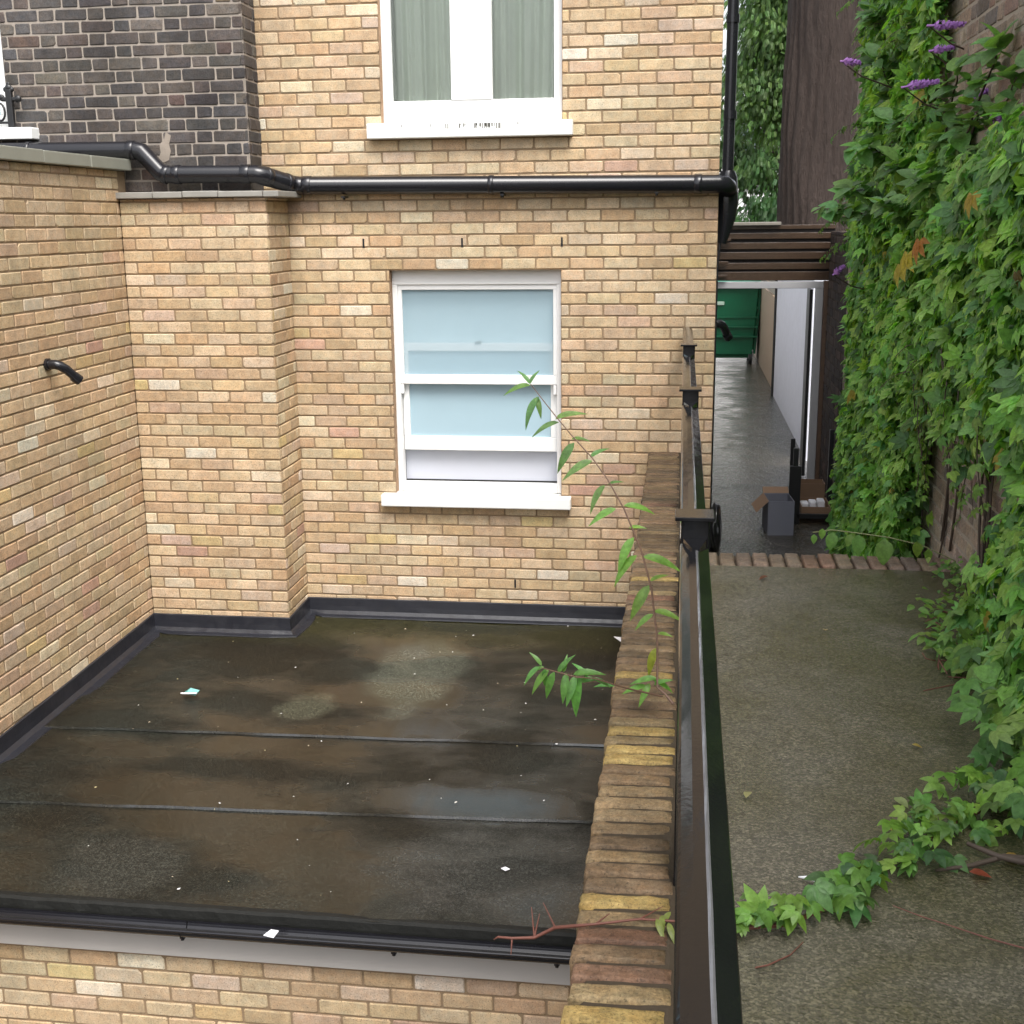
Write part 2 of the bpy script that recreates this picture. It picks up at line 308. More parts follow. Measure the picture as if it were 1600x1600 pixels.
def brick_face(mb, org, U, N, u0, u1, z0, z1, pal, seed, bond='stretcher', holes=(), BL=.225, BH=.077, J=.010, depth=.022, zoff=0.0, uoff=0.0, jit=.0012, proud=.006, in0=0.0, in1=0.0):
    """bricks laid in the plane org + u*U + z*Z, fronts on that plane facing N; mortar stands `proud` behind; holes are (ua, ub, za, zb)"""
    r = random.Random(seed); org = Vector(org); U = Vector(U); N = Vector(N); Z = Vector((0, 0, 1))
    flip = U.cross(Z).dot(N) < 0
    def P(u, z, d): return org + U*u + Z*z + N*d
    def put(a, b, c_, d_, colr):
        if b-a < .015 or d_-c_ < .012: return
        j = lambda: r.uniform(-jit, jit); off = r.uniform(-.0016, .0012); bv = .0045
        tz, ty = r.uniform(-.001, .001), r.uniform(-.001, .001)
        def ct(): return min(r.uniform(.003, .008)*(2.2 if r.random() < .06 else 1), .3*(b-a), .3*(d_-c_))
        k0, k1, k2, k3 = ct(), ct(), ct(), ct()
        o_ = [(a+k0, c_+j()), (b-k1, c_+j()), (b+j(), c_+k1), (b+j(), d_-k2), (b-k2, d_+j()), (a+k3, d_+j()), (a+j(), d_-k3), (a+j(), c_+k0)]
        mu, mz = (a+b)/2, (c_+d_)/2; fu, fz = max(0, 1-2*bv/(b-a)), max(0, 1-2*bv/(d_-c_))
        i_ = [(mu+(u-mu)*fu, mz+(z-mz)*fz) for u, z in o_]
        v = [P(u, z, off+tz*(mz-z)/.03+ty*(mu-u)/.1) for (u, z) in i_] + [P(u, z, off-.0035) for u, z in o_] + [P(u, z, -depth) for u, z in o_]
        f = [tuple(range(8))] + [(8+k, 8+(k+1) % 8, (k+1) % 8, k) for k in range(8)] + [(16+k, 16+(k+1) % 8, 8+(k+1) % 8, 8+k) for k in range(8)]
        if flip: f = [q[::-1] for q in f]
        mb.add(v, f, colr, 0)
    row0 = math.floor((z0-zoff)/BH); row = row0
    while True:
        za = zoff+row*BH+J/2; zb = za+BH-J
        if za >= z1: break
        if zb > z0:
            zc, zd = max(za, z0), min(zb, z1)
            if bond == 'stretcher': seq = [BL]; start = (BL/2 if row % 2 else 0)
            else: seq = [BL, BL/2]; start = (BL*.75 if row % 2 else 0)
            u = u0 - BL*3 + start + uoff + r.uniform(-.006, .006); k = 0
            u = u + 0.0
            while u < u1:
                L = seq[k % len(seq)]+r.uniform(-.003, .003); a, b = max(u+J/2, u0+in0), min(u+L-J/2, u1-in1); u += L; k += 1
                if b <= a: continue
                colr = pick(pal, r)
                segs = [(a, b)]
                for (ha, hb, hc, hd) in holes:
                    if zd > hc+.004 and zc < hd-.004:
                        ns = []
                        for (p, q) in segs:
                            if q <= ha or p >= hb: ns.append((p, q))
                            else:
                                if p < ha: ns.append((p, ha-.001))
                                if q > hb: ns.append((hb+.001, q))
                        segs = ns
                for (p, q) in segs: put(p, q, zc, zd, colr)
        row += 1
    # mortar sheet with the holes left out
    us = sorted({u0, u1, *[min(max(h[i], u0), u1) for h in holes for i in (0, 1)]}); zs = sorted({z0, z1, *[min(max(h[i], z0), z1) for h in holes for i in (2, 3)]})
    for i in range(len(us)-1):
        for k in range(len(zs)-1):
            um, zm = (us[i]+us[i+1])/2, (zs[k]+zs[k+1])/2
            if any(h[0] < um < h[1] and h[2] < zm < h[3] for h in holes): continue
            q = [P(us[i], zs[k], -proud), P(us[i+1], zs[k], -proud), P(us[i+1], zs[k+1], -proud), P(us[i], zs[k+1], -proud)]
            mb.quad(q[::-1] if flip else q, (.2, .15, .1), 1)

X_, Y_, Z_ = Vector((1, 0, 0)), Vector((0, 1, 0)), Vector((0, 0, 1))

# ------------------------------------------------------------------ ground
g = MB(); GZ = -2.42
R_ = 900
for (a, b, c_, d_) in ((-R_, R_, 8.6, R_), (-R_, -8, -R_, 8.6), (-8, R_, -R_, -6), (.1, R_, -6, 8.6)):
    g.quad([(a, c_, GZ), (b, c_, GZ), (b, d_, GZ), (a, d_, GZ)])
g.quad([(-8, -6, -5.2), (.1, -6, -5.2), (.1, 8.6, -5.2), (-8, 8.6, -5.2)])
g.quad([(-8, -6, -5.2), (-8, 8.6, -5.2), (-8, 8.6, GZ), (-8, -6, GZ)]); g.quad([(.1, -6, -5.2), (-8, -6, -5.2), (-8, -6, GZ), (.1, -6, GZ)])
tag(g.build('ground', M['ground']), kind='structure')
p = MB(); p.box((.216, 5.72, -2.5), (1.5, 24, -2.4)); p.box((-3, 24, -2.5), (6, 30, -2.404)); tag(p.build('alley_path', M['paving']), kind='structure')

# ------------------------------------------------------------------ yellow brick house (facade plane Y = 8.2)
FY = 8.2
house = empty('brick_house', (-1.2, FY, -2.4), 'yellow brick house wall with two white windows facing the flat roof', 'house')
W1 = (-1.975, -.806, -1.86, -.318)       # lower sash opening
W2 = (-1.992, -.797, .628, 2.6)         # upper casement opening
mb = MB()
brick_face(mb, (0, FY, 0), X_, -Y_, -2.83, .215, -3.05, 3.2, YELLOW, 11, holes=[W1, W2], zoff=-.318, uoff=.05, in1=.001)
for (ua, ub, za, zb) in (W1, W2):      # brick reveals round the openings
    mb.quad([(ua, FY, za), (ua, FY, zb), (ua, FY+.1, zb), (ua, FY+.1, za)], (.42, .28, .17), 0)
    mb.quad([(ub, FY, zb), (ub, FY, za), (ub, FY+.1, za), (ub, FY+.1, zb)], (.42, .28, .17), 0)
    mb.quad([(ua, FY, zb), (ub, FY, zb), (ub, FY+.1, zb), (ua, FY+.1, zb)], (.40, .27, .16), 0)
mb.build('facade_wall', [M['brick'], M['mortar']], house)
sb = MB(); sb.box((-2.82, FY+.004, 3.2), (.207, FY+.3, 7.5))
sb.build('upper_wall', M['side_brick'], house)
sb = MB(); sb.quad([(.207, FY+.004, -2.6), (.207, 20.5, -2.6), (.207, 20.5, 3.2), (.207, FY+.004, 3.2)]); sb.quad([(-2.83, FY+.006, 3.2), (.207, FY+.006, 3.2), (.207, 20.5, 3.2), (-2.83, 20.5, 3.2)])
sb.build('side_wall', M['side_neutral'], house)
for (px_, py_) in ((568, 380), (722, 379), (878, 378), (805, 912)):
    q = at(px_, py_, Y=FY-.001); v = MB(); v.box((q.x-.006, FY-.004, q.z-.03), (q.x+.006, FY+.01, q.z+.03)); v.build('weep_vent', M['black'], house)

# lower sash window
win = MB(); ua, ub, za, zb = W1
y0 = FY+.072
win.box((ua, y0, zb-.10), (ub, y0+.1, zb), bev=.004)
win.box((ua, y0, za), (ua+.036, y0+.1, zb-.1), bev=.004); win.box((ub-.036, y0, za), (ub, y0+.1, zb-.1), bev=.004)
win.box((ua+.036, y0-.005, za), (ub-.036, y0+.1, za+.055), bev=.006)
sash = win.build('window', M['white'], house); tag(sash, 'lower white sash window with frosted panes, its inner sash raised a little')
us = MB(); ya = FY+.085     # outer upper sash
us.box((ua+.036, ya, zb-.135), (ub-.036, ya+.035, zb-.10), bev=.003)
us.box((ua+.036, ya, -1.10), (ub-.036, ya+.038, -1.035), bev=.004)
for (xa, xb) in ((ua+.036, ua+.062), (ub-.062, ub-.036)):
    us.box((xa, ya, -1.035), (xb, ya+.035, zb-.135), bev=.003)
    us.box((xa-.002, ya+.002, -1.17), (xb-.004, ya+.033, -1.10), bev=.006)     # sash horns
us.build('upper_sash', M['white'], sash)
ls = MB(); yb = FY+.13      # inner lower sash, raised
ls.box((ua+.04, yb, -.875), (ub-.04, yb+.034, -.822), bev=.003)
ls.box((ua+.04, yb, -1.575), (ub-.04, yb+.036, -1.475), bev=.005)
for (xa, xb) in ((ua+.04, ua+.085), (ub-.085, ub-.04)): ls.box((xa, yb, -1.475), (xb, yb+.034, -.875), bev=.003)
ls.build('lower_sash', M['white'], sash)
gm = MB(); gm.quad([(ua+.06, ya+.018, -1.036), (ub-.06, ya+.018, -1.036), (ub-.06, ya+.018, zb-.134), (ua+.06, ya+.018, zb-.134)]); gm.build('pane', M['frost_upper'], sash)
gm = MB(); gm.quad([(ua+.084, yb+.018, -1.476), (ub-.084, yb+.018, -1.476), (ub-.084, yb+.018, -.874), (ua+.084, yb+.018, -.874)]); gm.build('pane', M['frost'], sash)
gm = MB(); gm.quad([(ua+.03, yb+.075, -1.80), (ub-.03, yb+.075, -1.80), (ub-.03, yb+.075, -1.5), (ua+.03, yb+.075, -1.5)]); gm.build('pane', M['lilac'], sash)
gm = MB(); gm.quad([(ua+.01, yb+.045, -1.5), (ub-.01, yb+.045, -1.5), (ub-.01, yb+.045, zb-.05), (ua+.01, yb+.045, zb-.05)]); gm.build('blind', M['frost_teal'], sash)
lt = MB(); q = at(747, 536, Y=yb-.006); lt.box((q.x-.022, yb-.01, -.82), (q.x+.022, yb+.02, -.808), bev=.003); lt.build('sash_latch', plain('brass', (.12, .10, .05), .35), sash)
s_ = MB(); s_.box((-2.072, FY-.075, -1.945), (-.735, FY+.08, -1.862), bev=.008); s_.build('window_sill', M['sill'], house)

# upper casement
ua, ub, za, zb = W2; y0 = FY+.06
cw = MB()
cw.box((ua, y0, za), (ua+.065, y0+.1, zb), bev=.004); cw.box((ub-.058, y0, za), (ub, y0+.1, zb), bev=.004)
cw.box((ua+.065, y0+.003, za), (ub-.058, y0+.1, .775), bev=.005); cw.box((-1.532, y0-.006, .775), (-1.26, y0+.1, zb), bev=.004); cw.box((ua+.065, y0+.002, zb-.08), (ub-.058, y0+.1, zb), bev=.004)
cas = cw.build('window', M['white'], house); tag(cas, 'upper white casement window with grey green curtains and a wide mullion')
for (xa, xb, sd) in ((ua+.065, -1.532, 1), (-1.26, ub-.058, 2)):
    gm = MB(); gm.quad([(xa, y0+.035, .775), (xb, y0+.035, .775), (xb, y0+.035, zb-.08), (xa, y0+.035, zb-.08)]); gm.build('pane', M['glass'], cas)
    cm = MB(); n = 90; r = random.Random(sd); ph = [r.uniform(0, 6) for _ in range(4)]
    def fold(u, z):
        k = (z-.7)/1.8; gather = .5*(1-k) if sd == 2 else .25*(1-k)
        return .017*math.sin(46*u+ph[0]+gather*3*math.sin(3*u))+.011*math.sin(83*u+ph[1]+2*k)+.006*math.sin(150*u+ph[2])+.006*math.sin(17*u+5*k+ph[3])
    zz = [.70+i*.1 for i in range(20)]; rows = []
    for z in zz:
        rows.append([(xa-.03+(xb-xa+.06)*i/n + (.03*(z-.9)*((i/n)) if sd == 2 else 0), y0+.085+fold((xb-xa)*i/n, z), z) for i in range(n+1)])
    v = [p_ for row in rows for p_ in row]; f = [(k*(n+1)+i, k*(n+1)+i+1, (k+1)*(n+1)+i+1, (k+1)*(n+1)+i) for k in range(len(zz)-1) for i in range(n)]
    cm.add(v, f, smooth=True); cm.build('curtain', M['curtain'], cas)
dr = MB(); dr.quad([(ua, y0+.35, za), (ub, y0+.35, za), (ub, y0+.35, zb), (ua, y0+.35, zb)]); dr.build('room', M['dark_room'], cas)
s_ = MB(); s_.box((-2.078, FY-.075, .532), (-.724, FY+.07, .628), bev=.007); sl2 = s_.build('window_sill', M['sill'], house)
r = random.Random(3); dm = MB()      # flaked black marks on the upper sill's edge
for k in range(34):
    px_ = r.choice([r.uniform(735, 780), r.uniform(620, 860), r.uniform(740, 770)]); q = at(px_, 196, Y=FY-.0765); h_ = r.uniform(.006, .03)
    dm.box((q.x-r.uniform(.001, .004), FY-.0765, .612-h_), (q.x+r.uniform(.001, .004), FY-.074, .617))
dm.build('flaked_paint', plain('grime', (.12, .115, .10), .9), sl2)

# ------------------------------------------------------------------ brick pier with slate ledge
pier = empty('brick_pier', (-3.15, 7.95, -2.7), 'yellow brick pier under a slate ledge in the roof corner', 'pier')
mb = MB(); PX = -2.66
brick_face(mb, (0, 7.75, 0), X_, -Y_, -3.65, PX, -3.0, .163, YELLOW, 21, zoff=-.318, uoff=.09, in1=.0015)
brick_face(mb, (PX, 0, 0), Y_, X_, 7.75, 8.2, -3.0, .163, YELLOW, 22, zoff=-.318, uoff=.05, in0=.0015)
mb.build('wall', [M['brick'], M['mortar']], pier)
s_ = MB(); r = random.Random(4); xx = -3.70
for L in (.30, .2, .24, .3, .22): s_.box((xx, 7.70+r.uniform(0, .006), .165+r.uniform(0, .004)), (min(xx+L-.004, -2.56), 8.197, .206+r.uniform(-.004, .004)), bev=.005); xx += L
s_.build('ledge', M['slate'], pier)

# ------------------------------------------------------------------ dark brick house above the ledge
dk = empty('dark_brick_house', (-3.5, 7.95, -2.4), 'soot darkened brick house wall in Flemish bond above the yellow pier', 'house')
DX, DY = -2.82, 7.95; mb = MB()
WD = (-5.6, -4.47, .635, 2.3)
brick_face(mb, (0, DY, 0), X_, -Y_, -7.2, DX, -.2, 3.2, DARK, 31, 'flemish', holes=[WD], zoff=.207, uoff=.03, BL=.228, BH=.0775, J=.0115, jit=.003, in1=.0015)
brick_face(mb, (DX, 0, 0), Y_, X_, 7.95, 8.2, .2, 3.2, DARK, 32, 'flemish', zoff=.207, BL=.228, BH=.0775, J=.0115, jit=.003, in0=.0015)
ua, ub, za, zb = WD
mb.quad([(ub, DY, zb), (ub, DY, za), (ub, DY+.1, za), (ub, DY+.1, zb)], (.06, .05, .045), 0)
mb.build('wall', [M['old_brick'], M['pale_mortar']], dk)
ub_ = MB(); ub_.box((-7.2, DY+.004, 3.2), (DX-.002, DY+.3, 7.5)); ub_.build('upper_wall', plain('sooty_brickwork', (.08, .07, .065), .8, .4, 8, .5), dk)
pm = MB(); pts = [at(x, y, Y=DY-.0012) for x, y in ((247, 250), (256, 254), (264, 250), (267, 236), (264, 226), (267, 212), (259, 206), (256, 218), (249, 226), (251, 238))]
c0 = sum(pts, Vector())/len(pts); pm.add([c0-Y_*.003]+pts, [(0, i+1, (i+1) % 10+1) for i in range(10)]); pm.build('mortar_patch', M['patch'], dk)
dw = MB(); dw.box((ua, DY+.03, za), (ub, DY+.12, za+.09), bev=.005); dw.box((ub-.075, DY+.03, za+.09), (ub, DY+.12, zb), bev=.004); dw.box((ua, DY+.031, zb-.08), (ub-.075, DY+.12, zb)); dw.box((ua, DY+.032, za+.09), (ua+.07, DY+.12, zb-.08))
dwo = dw.build('window', M['white'], dk)
gm = MB(); gm.quad([(ua+.05, DY+.07, za+.05), (ub-.07, DY+.07, za+.05), (ub-.07, DY+.07, zb-.05), (ua+.05, DY+.07, zb-.05)]); gm.build('pane', M['frost'], dwo)
s_ = MB(); s_.box((-5.7, DY-.10, .56), (-4.268, DY+.06, .634), bev=.006); s_.build('window_sill', M['sill'], dk)
gd = empty('window_guard', (-4.8, DY-.06, .636), 'black cast iron window guard with finial standing on the white sill', 'window guard')
ig = MB(); q0 = -4.42; ig.box((q0-.022, DY-.075, .636), (q0+.022, DY-.045, .875), bev=.006)
ig.box((q0-.06, DY-.07, .80), (q0+.06, DY-.05, .828), bev=.008)
for (dx, dz, rr) in ((-.055, .825, .022), (.06, .815, .024), (0, .885, .024), (0, .91, .012), (-.02, .875, .018), (.02, .875, .018)):
    bm = bmesh.new(); bmesh.ops.create_uvsphere(bm, u_segments=10, v_segments=8, radius=rr)
    for v in bm.verts: v.co = Vector((q0+dx, DY-.06, dz)) + v.co*Vector((1, .6, 1)).length/1.5 if False else Vector((q0+dx+v.co.x, DY-.06+v.co.y*.6, dz+v.co.z))
    ig.bm(bm, smooth=True)
ig.build('finial_post', M['iron'], gd)
ig = MB(); ig.box((-5.65, DY-.068, .81), (q0-.03, DY-.052, .83), bev=.004); ig.box((-5.65, DY-.068, .66), (q0-.025, DY-.052, .675), bev=.004)
for k in range(14):
    cx_ = q0-.075-.085*k; pts = [(cx_+.034*math.cos(a), DY-.06, .735+.055*math.sin(a)) for a in np.linspace(0, 2*math.pi, 17)]; ig.tube(pts, .007, 6, cap=False)
    ig.tube([(cx_-.0425, DY-.06, .665), (cx_-.0425, DY-.06, .82)], .007, 6)
ig.build('scroll_rail', M['iron'], gd)

# ------------------------------------------------------------------ left boundary wall
lw = empty('side_brick_wall', (-3.8, 5.0, -3), 'long yellow brick wall with pale stone coping at the left of the flat roof', 'wall')
mb = MB(); brick_face(mb, (-3.65, 0, 0), Y_, X_, 2.6, 7.752, -3.3, .343, YELLOW, 41, zoff=-.318, uoff=.02)
mb.box((-3.92, 2.6, -5.2), (-3.672, 7.9, .342), (.4, .27, .16), 1); mb.quad([(-3.67, 7.752, -3.3), (-3.67, 7.9, -3.3), (-3.67, 7.9, .342), (-3.67, 7.752, .342)], (.4, .27, .16), 1)
mb.build('wall', [M['brick'], M['mortar']], lw)
s_ = MB(); r = random.Random(8); yy = 7.86
while yy > 2.6:
    L = .56; s_.box((-3.97, yy-L+.005, .345+r.uniform(0, .003)), (-3.60+r.uniform(-.003, .003), yy, .42+r.uniform(-.003, .003)), bev=.005); yy -= L
s_.build('coping', M['cope'], lw)
def spout(name, p0, label, dx):
    e = empty(name, p0, label, 'vent pipe'); P0 = Vector(p0)
    t_ = MB(); t_.tube([P0+Vector((-.05*dx, 0, .0)), P0+Vector((.055*dx, 0, .0)), P0+Vector((.08*dx, .008, -.01)), P0+Vector((.10*dx, .03, -.03)), P0+Vector((.145*dx, .085, -.10))], .027, 14); t_.build('elbow', M['plastic'], e)
    t_ = MB(); t_.tube([P0+Vector((0.001*dx, 0, 0)), P0+Vector((.018*dx, 0, 0))], .036, 14); t_.build('collar', M['plastic'], e)
    t_ = MB(); t_.tube([P0+Vector((.128*dx, .064, -.077)), P0+Vector((.149*dx, .089, -.104))], .031, 14); t_.build('pipe_end', M['plastic'], e)
q = at(70, 570, X=-3.648); spout('vent_pipe', (-3.648, q.y+.02, q.z), 'short black plastic outlet elbow in the left yellow brick wall', 1)
q = at(1117, 496, X=.22); spout('vent_pipe', (.216, 8.5, -.70), 'black outlet elbow on the house corner in front of the green bin', .7)

# ------------------------------------------------------------------ flat roof extension
ext = empty('flat_roof_extension', (-2, 6.3, -3), 'low extension with wet black felt flat roof, pale fascia and brick front', 'extension')
def rz(y): return -2.775-(8.2-y)*.024
n1, n2 = 24, 30; mb = MB(); v = []
for j in range(n2+1):
    for i in range(n1+1):
        x = -3.66+(3.46)*i/n1; y = 4.44+(3.76)*j/n2
        v.append((x, y, rz(y)+.008*noise.noise(Vector((x*1.2, y*1.2, 3)))+(.002*rnd.uniform(-1, 1) if j else .006*rnd.uniform(-1, 1))))
mb.add(v, [(j*(n1+1)+i, j*(n1+1)+i+1, (j+1)*(n1+1)+i+1, (j+1)*(n1+1)+i) for j in range(n2) for i in range(n1)], smooth=True)
mb.build('roof', M['felt'], ext)
for (ya_, yb_) in ((6.12, 6.22), (5.24, 5.38)):      # lapped felt joints
    mb = MB(); n = 60; r = random.Random(int(ya_*100)); top = []; bot = []
    for i in range(n+1):
        x = -3.6+3.38*i/n; y = ya_+(yb_-ya_)*i/n*1.0+.008*noise.noise(Vector((x*3, ya_, 0)))
        top.append((x, y, rz(y)+.013+.002*r.random())); bot.append((x, y+.55, rz(y+.55)+.006))
    front = [(a, b-.006, rz(b)+.002) for a, b, c_ in top]
    v = front+top+bot; k = n+1
    mb.add(v, [(i, i+1, k+i+1, k+i) for i in range(n)]+[(k+i, k+i+1, 2*k+i+1, 2*k+i) for i in range(n)])
    mb.build('felt_lap', M['felt'], ext)
# upstand flashing round the roof
def flashing(path, h=.118, name='flashing'):
    mb = MB(); seg = []
    for a, b in zip(path[:-1], path[1:]):
        n = max(2, int((Vector(b)-Vector(a)).length/.12))
        for i in range(n+(b == path[-1])): seg.append(Vector(a).lerp(Vector(b), i/n))
    v = []
    for i, p_ in enumerate(seg):
        a, b = seg[max(i-1, 0)], seg[min(i+1, len(seg)-1)]; d = (b-a).normalized(); nrm = Vector((d.y, -d.x, 0))
        w_ = .003*noise.noise(Vector((i*.7, 0, 5)))
        z = rz(p_.y)
        for (o_, zz) in ((.0005, h+.006+w_), (.009+w_*.4, h+w_), (.011, h*.55), (.014+w_, .03), (.035, .008), (.085+w_*4, .007), (.088+w_*4, .0)): v.append(p_+nrm*o_+Vector((0, 0, z+zz)))
    mb.add(v, [(i*7+k, i*7+k+1, (i+1)*7+k+1, (i+1)*7+k) for i in range(len(seg)-1) for k in range(6)])
    return mb.build(name, M['flash'], ext)
flashing([(-3.65, 4.46, 0), (-3.65, 7.75, 0), (-2.66, 7.75, 0), (-2.66, 8.2, 0), (-.2, 8.2, 0)])
# eaves: felt drip edge, fascia, gutter, brick front
EY = 4.44; mb = MB(); n = 90; v = []
for i in range(n+1):
    x = -3.66+3.46*i/n; w_ = .005*noise.noise(Vector((x*6, 1, 0)))+.003*noise.noise(Vector((x*23, 1, 0)))
    zt = rz(EY)
    for (dy, dz) in ((.05, .004), (.010, .012+w_), (-.006, .004+w_), (-.010+w_, -.03), (-.008+w_*1.5, -.06), (-.012, -.098+w_), (.0, -.105)): v.append((x, EY+dy, zt+dz))
mb.add(v, [(i*7+k, i*7+k+1, (i+1)*7+k+1, (i+1)*7+k) for i in range(n) for k in range(6)]); mb.build('drip_edge', M['felt_edge'], ext)
ZE = rz(EY)
mb = MB(); mb.box((-3.66, EY+.012, ZE-.235), (-.2, EY+.034, ZE-.02), bev=.002); mb.build('fascia', M['fascia'], ext)
mb = MB(); sec = []
for k in range(13):
    a = math.pi*k/12; sec.append((EY-.046-.05*math.cos(a)*-1, ZE-.095-.05*math.sin(a)))
sec = [(EY+.006-.1*(k/12), 0) for k in range(13)]
sec = [(EY-.058+.044*math.cos(math.pi*k/12), ZE-.038-.044*math.sin(math.pi*k/12)) for k in range(13)]
inn = [(EY-.058+.040*math.cos(math.pi*k/12), ZE-.036-.040*math.sin(math.pi*k/12)) for k in range(13)][::-1]
pr = sec+inn; m_ = len(pr)
for (xa, xb) in ((-3.66, -2.05), (-2.045, -.21)):
    v = [(xa, y, z) for y, z in pr]+[(xb, y, z) for y, z in pr]
    mb.add(v, [(k, (k+1) % m_, m_+(k+1) % m_, m_+k) for k in range(m_)], smooth=False)
mb.tube([(-3.66+.05*i, EY-.101, ZE-.035+.0012*noise.noise(Vector((i*.4, 0, 0)))) for i in range(70)], .0065, 8)
gt = mb.build('gutter', M['plastic'], ext)
mb = MB(); mb.quad([(-3.65, EY-.092, ZE-.066), (-.21, EY-.092, ZE-.066), (-.21, EY-.026, ZE-.066), (-3.65, EY-.026, ZE-.066)]); mb.build('gutter_water', plain('gutter_water', (.02, .02, .02), .08, .5, 25, .3, bscale=40), gt)
for xx in (-2.05, -1.13, -.45): 
    mb = MB(); mb.box((xx-.012, EY-.075, ZE-.09), (xx+.012, EY+.01, ZE-.079), bev=.003); mb.tube([(xx, EY-.07, ZE-.076), (xx, EY-.07, ZE-.096)], .008, 8); mb.build('gutter_bracket', M['plastic'], gt)
mb = MB(); brick_face(mb, (0, EY+.06, 0), X_, -Y_, -3.66, -.2, -4.6, ZE-.2, YELLOW, 51, zoff=-.318+.03, uoff=.11)
mb.build('front_wall', [M['brick'], M['mortar']], ext)

# ------------------------------------------------------------------ parapet wall with brick-on-edge coping
CT = -1.535
pw = empty('parapet_wall', (-.1, 5, -3), 'parapet wall topped with weathered brick on edge between roof and walkway', 'wall')
mb = MB(); brick_face(mb, (-.195, 0, 0), Y_, -X_, 1.2, 8.19, -3.4, CT-.11, YELLOW, 61, zoff=-.318, uoff=.07)
mb.quad([(-.19, 1.2, -3.4), (.02, 1.2, -3.4), (.02, 1.2, CT-.11), (-.19, 1.2, CT-.11)], (.3, .2, .1), 1); mb.quad([(.03, 5.7, -2.5), (.03, 8.19, -2.5), (.03, 8.19, CT-.11), (.03, 5.7, CT-.11)], (.3, .2, .1), 1)
mb.build('wall', [M['brick'], M['mortar']], pw)
cp = MB(); r = random.Random(17); yy = 1.25; k = 0
def worn(cx, cy, cz, dx, dy, dz, seed, colr):
    bm = bmesh.new(); bmesh.ops.create_cube(bm, size=1); bmesh.ops.subdivide_edges(bm, edges=list(bm.edges), cuts=7, use_grid_fill=True)
    for v in bm.verts:
        p_ = Vector((v.co.x*dx, v.co.y*dy, v.co.z*dz))
        e = [abs(v.co.x) > .49, abs(v.co.y) > .49, abs(v.co.z) > .49]
        if sum(e) >= 2: p_ *= Vector((1, 1, 1)).x; p_ -= Vector((math.copysign(.005, p_.x) if e[0] else 0, math.copysign(.005, p_.y) if e[1] else 0, math.copysign(.0035, p_.z) if e[2] else 0))
        nv = noise.noise_vector(Vector((p_.x*22+seed*7, p_.y*28, p_.z*22+seed)))*.0022+noise.noise_vector(Vector((p_.x*70+seed*3, p_.y*70, p_.z*70+seed)))*.0026
        v.co = Vector((cx, cy, cz))+p_+nv
    cp.bm(bm, colr, 0, True)
yel = set()
while yy < 8.15:
    L = .0695+r.uniform(-.004, .004); colr = pick(COPE, r)
    if  abs(yy-2.10) < .03 or abs(yy-2.50) < .03 or abs(yy-3.3) < .04 or abs(yy-3.37) < .04 or r.random() < .02: colr = (.44, .315, .115)
    elif r.random() < .10: colr = (.36, .265, .135)
    if yy > 5.6: colr = tuple(x*.8 for x in pick(COPE, r))
    dx = .208+r.uniform(-.006, .006)
    worn(-.205+dx/2+r.uniform(-.005, .005), yy+L/2, CT-.054+r.uniform(-.003, .003), dx, L-.011-r.uniform(0, .004), .108, k, colr); yy += L; k += 1
cp.build('coping', M['cope_brick'], pw)
mb = MB(); n = 200; v = []
for i in range(n+1):
    y = 1.25+6.94*i/n
    for (x, dz) in ((-.197, -.03), (-.17, -.009), (-.06, -.008), (.0, -.006), (.034, -.016)): v.append((x+.004*rnd.uniform(-1, 1), y, CT+dz+.005*noise.noise(Vector((x*40, y*20, 0)))))
mb.add(v, [(i*5+k, i*5+k+1, (i+1)*5+k+1, (i+1)*5+k) for i in range(n) for k in range(4)]); mb.build('mortar_bed', M['dirt_mortar'], pw)

# ------------------------------------------------------------------ walkway slab
SZ = -1.552
mb = MB(); n1, n2 = 14, 60; v = []
for j in range(n2+1):
    for i in range(n1+1):
        x = .012+1.238*i/n1; y = .2+5.26*j/n2; v.append((x, y, SZ+.006*noise.noise(Vector((x*2, y*2, 0)))))
mb.add(v, [(j*(n1+1)+i, j*(n1+1)+i+1, (j+1)*(n1+1)+i+1, (j+1)*(n1+1)+i) for j in range(n2) for i in range(n1)], smooth=True)
tag(mb.build('concrete_walkway', M['concrete']), kind='structure')
ed = empty('step_wall', (.65, 5.6, -2.4), 'brick edged retaining wall where the concrete walkway drops to the alley', 'wall')
cp = MB(); r = random.Random(29); xx = .045
while xx < 1.25:
    L = .0755+r.uniform(-.003, .003); worn(xx+L/2, 5.585+r.uniform(-.006, .006), SZ-.045+r.uniform(-.005, .004), L-.007, .215, .10, 300+xx, pick(STEP, r)); xx += L
cp.build('coping', M['cope_brick'], ed)
mb = MB(); mb.box((.035, 5.47, -2.45), (1.25, 5.685, SZ-.016), (.2, .15, .1), 1); brick_face(mb, (0, 5.70, 0), X_, Y_, .035, 1.25, -2.42, SZ-.1, OLD, 71)
mb.build('wall', [M['old_brick'], M['dirt_mortar']], ed)

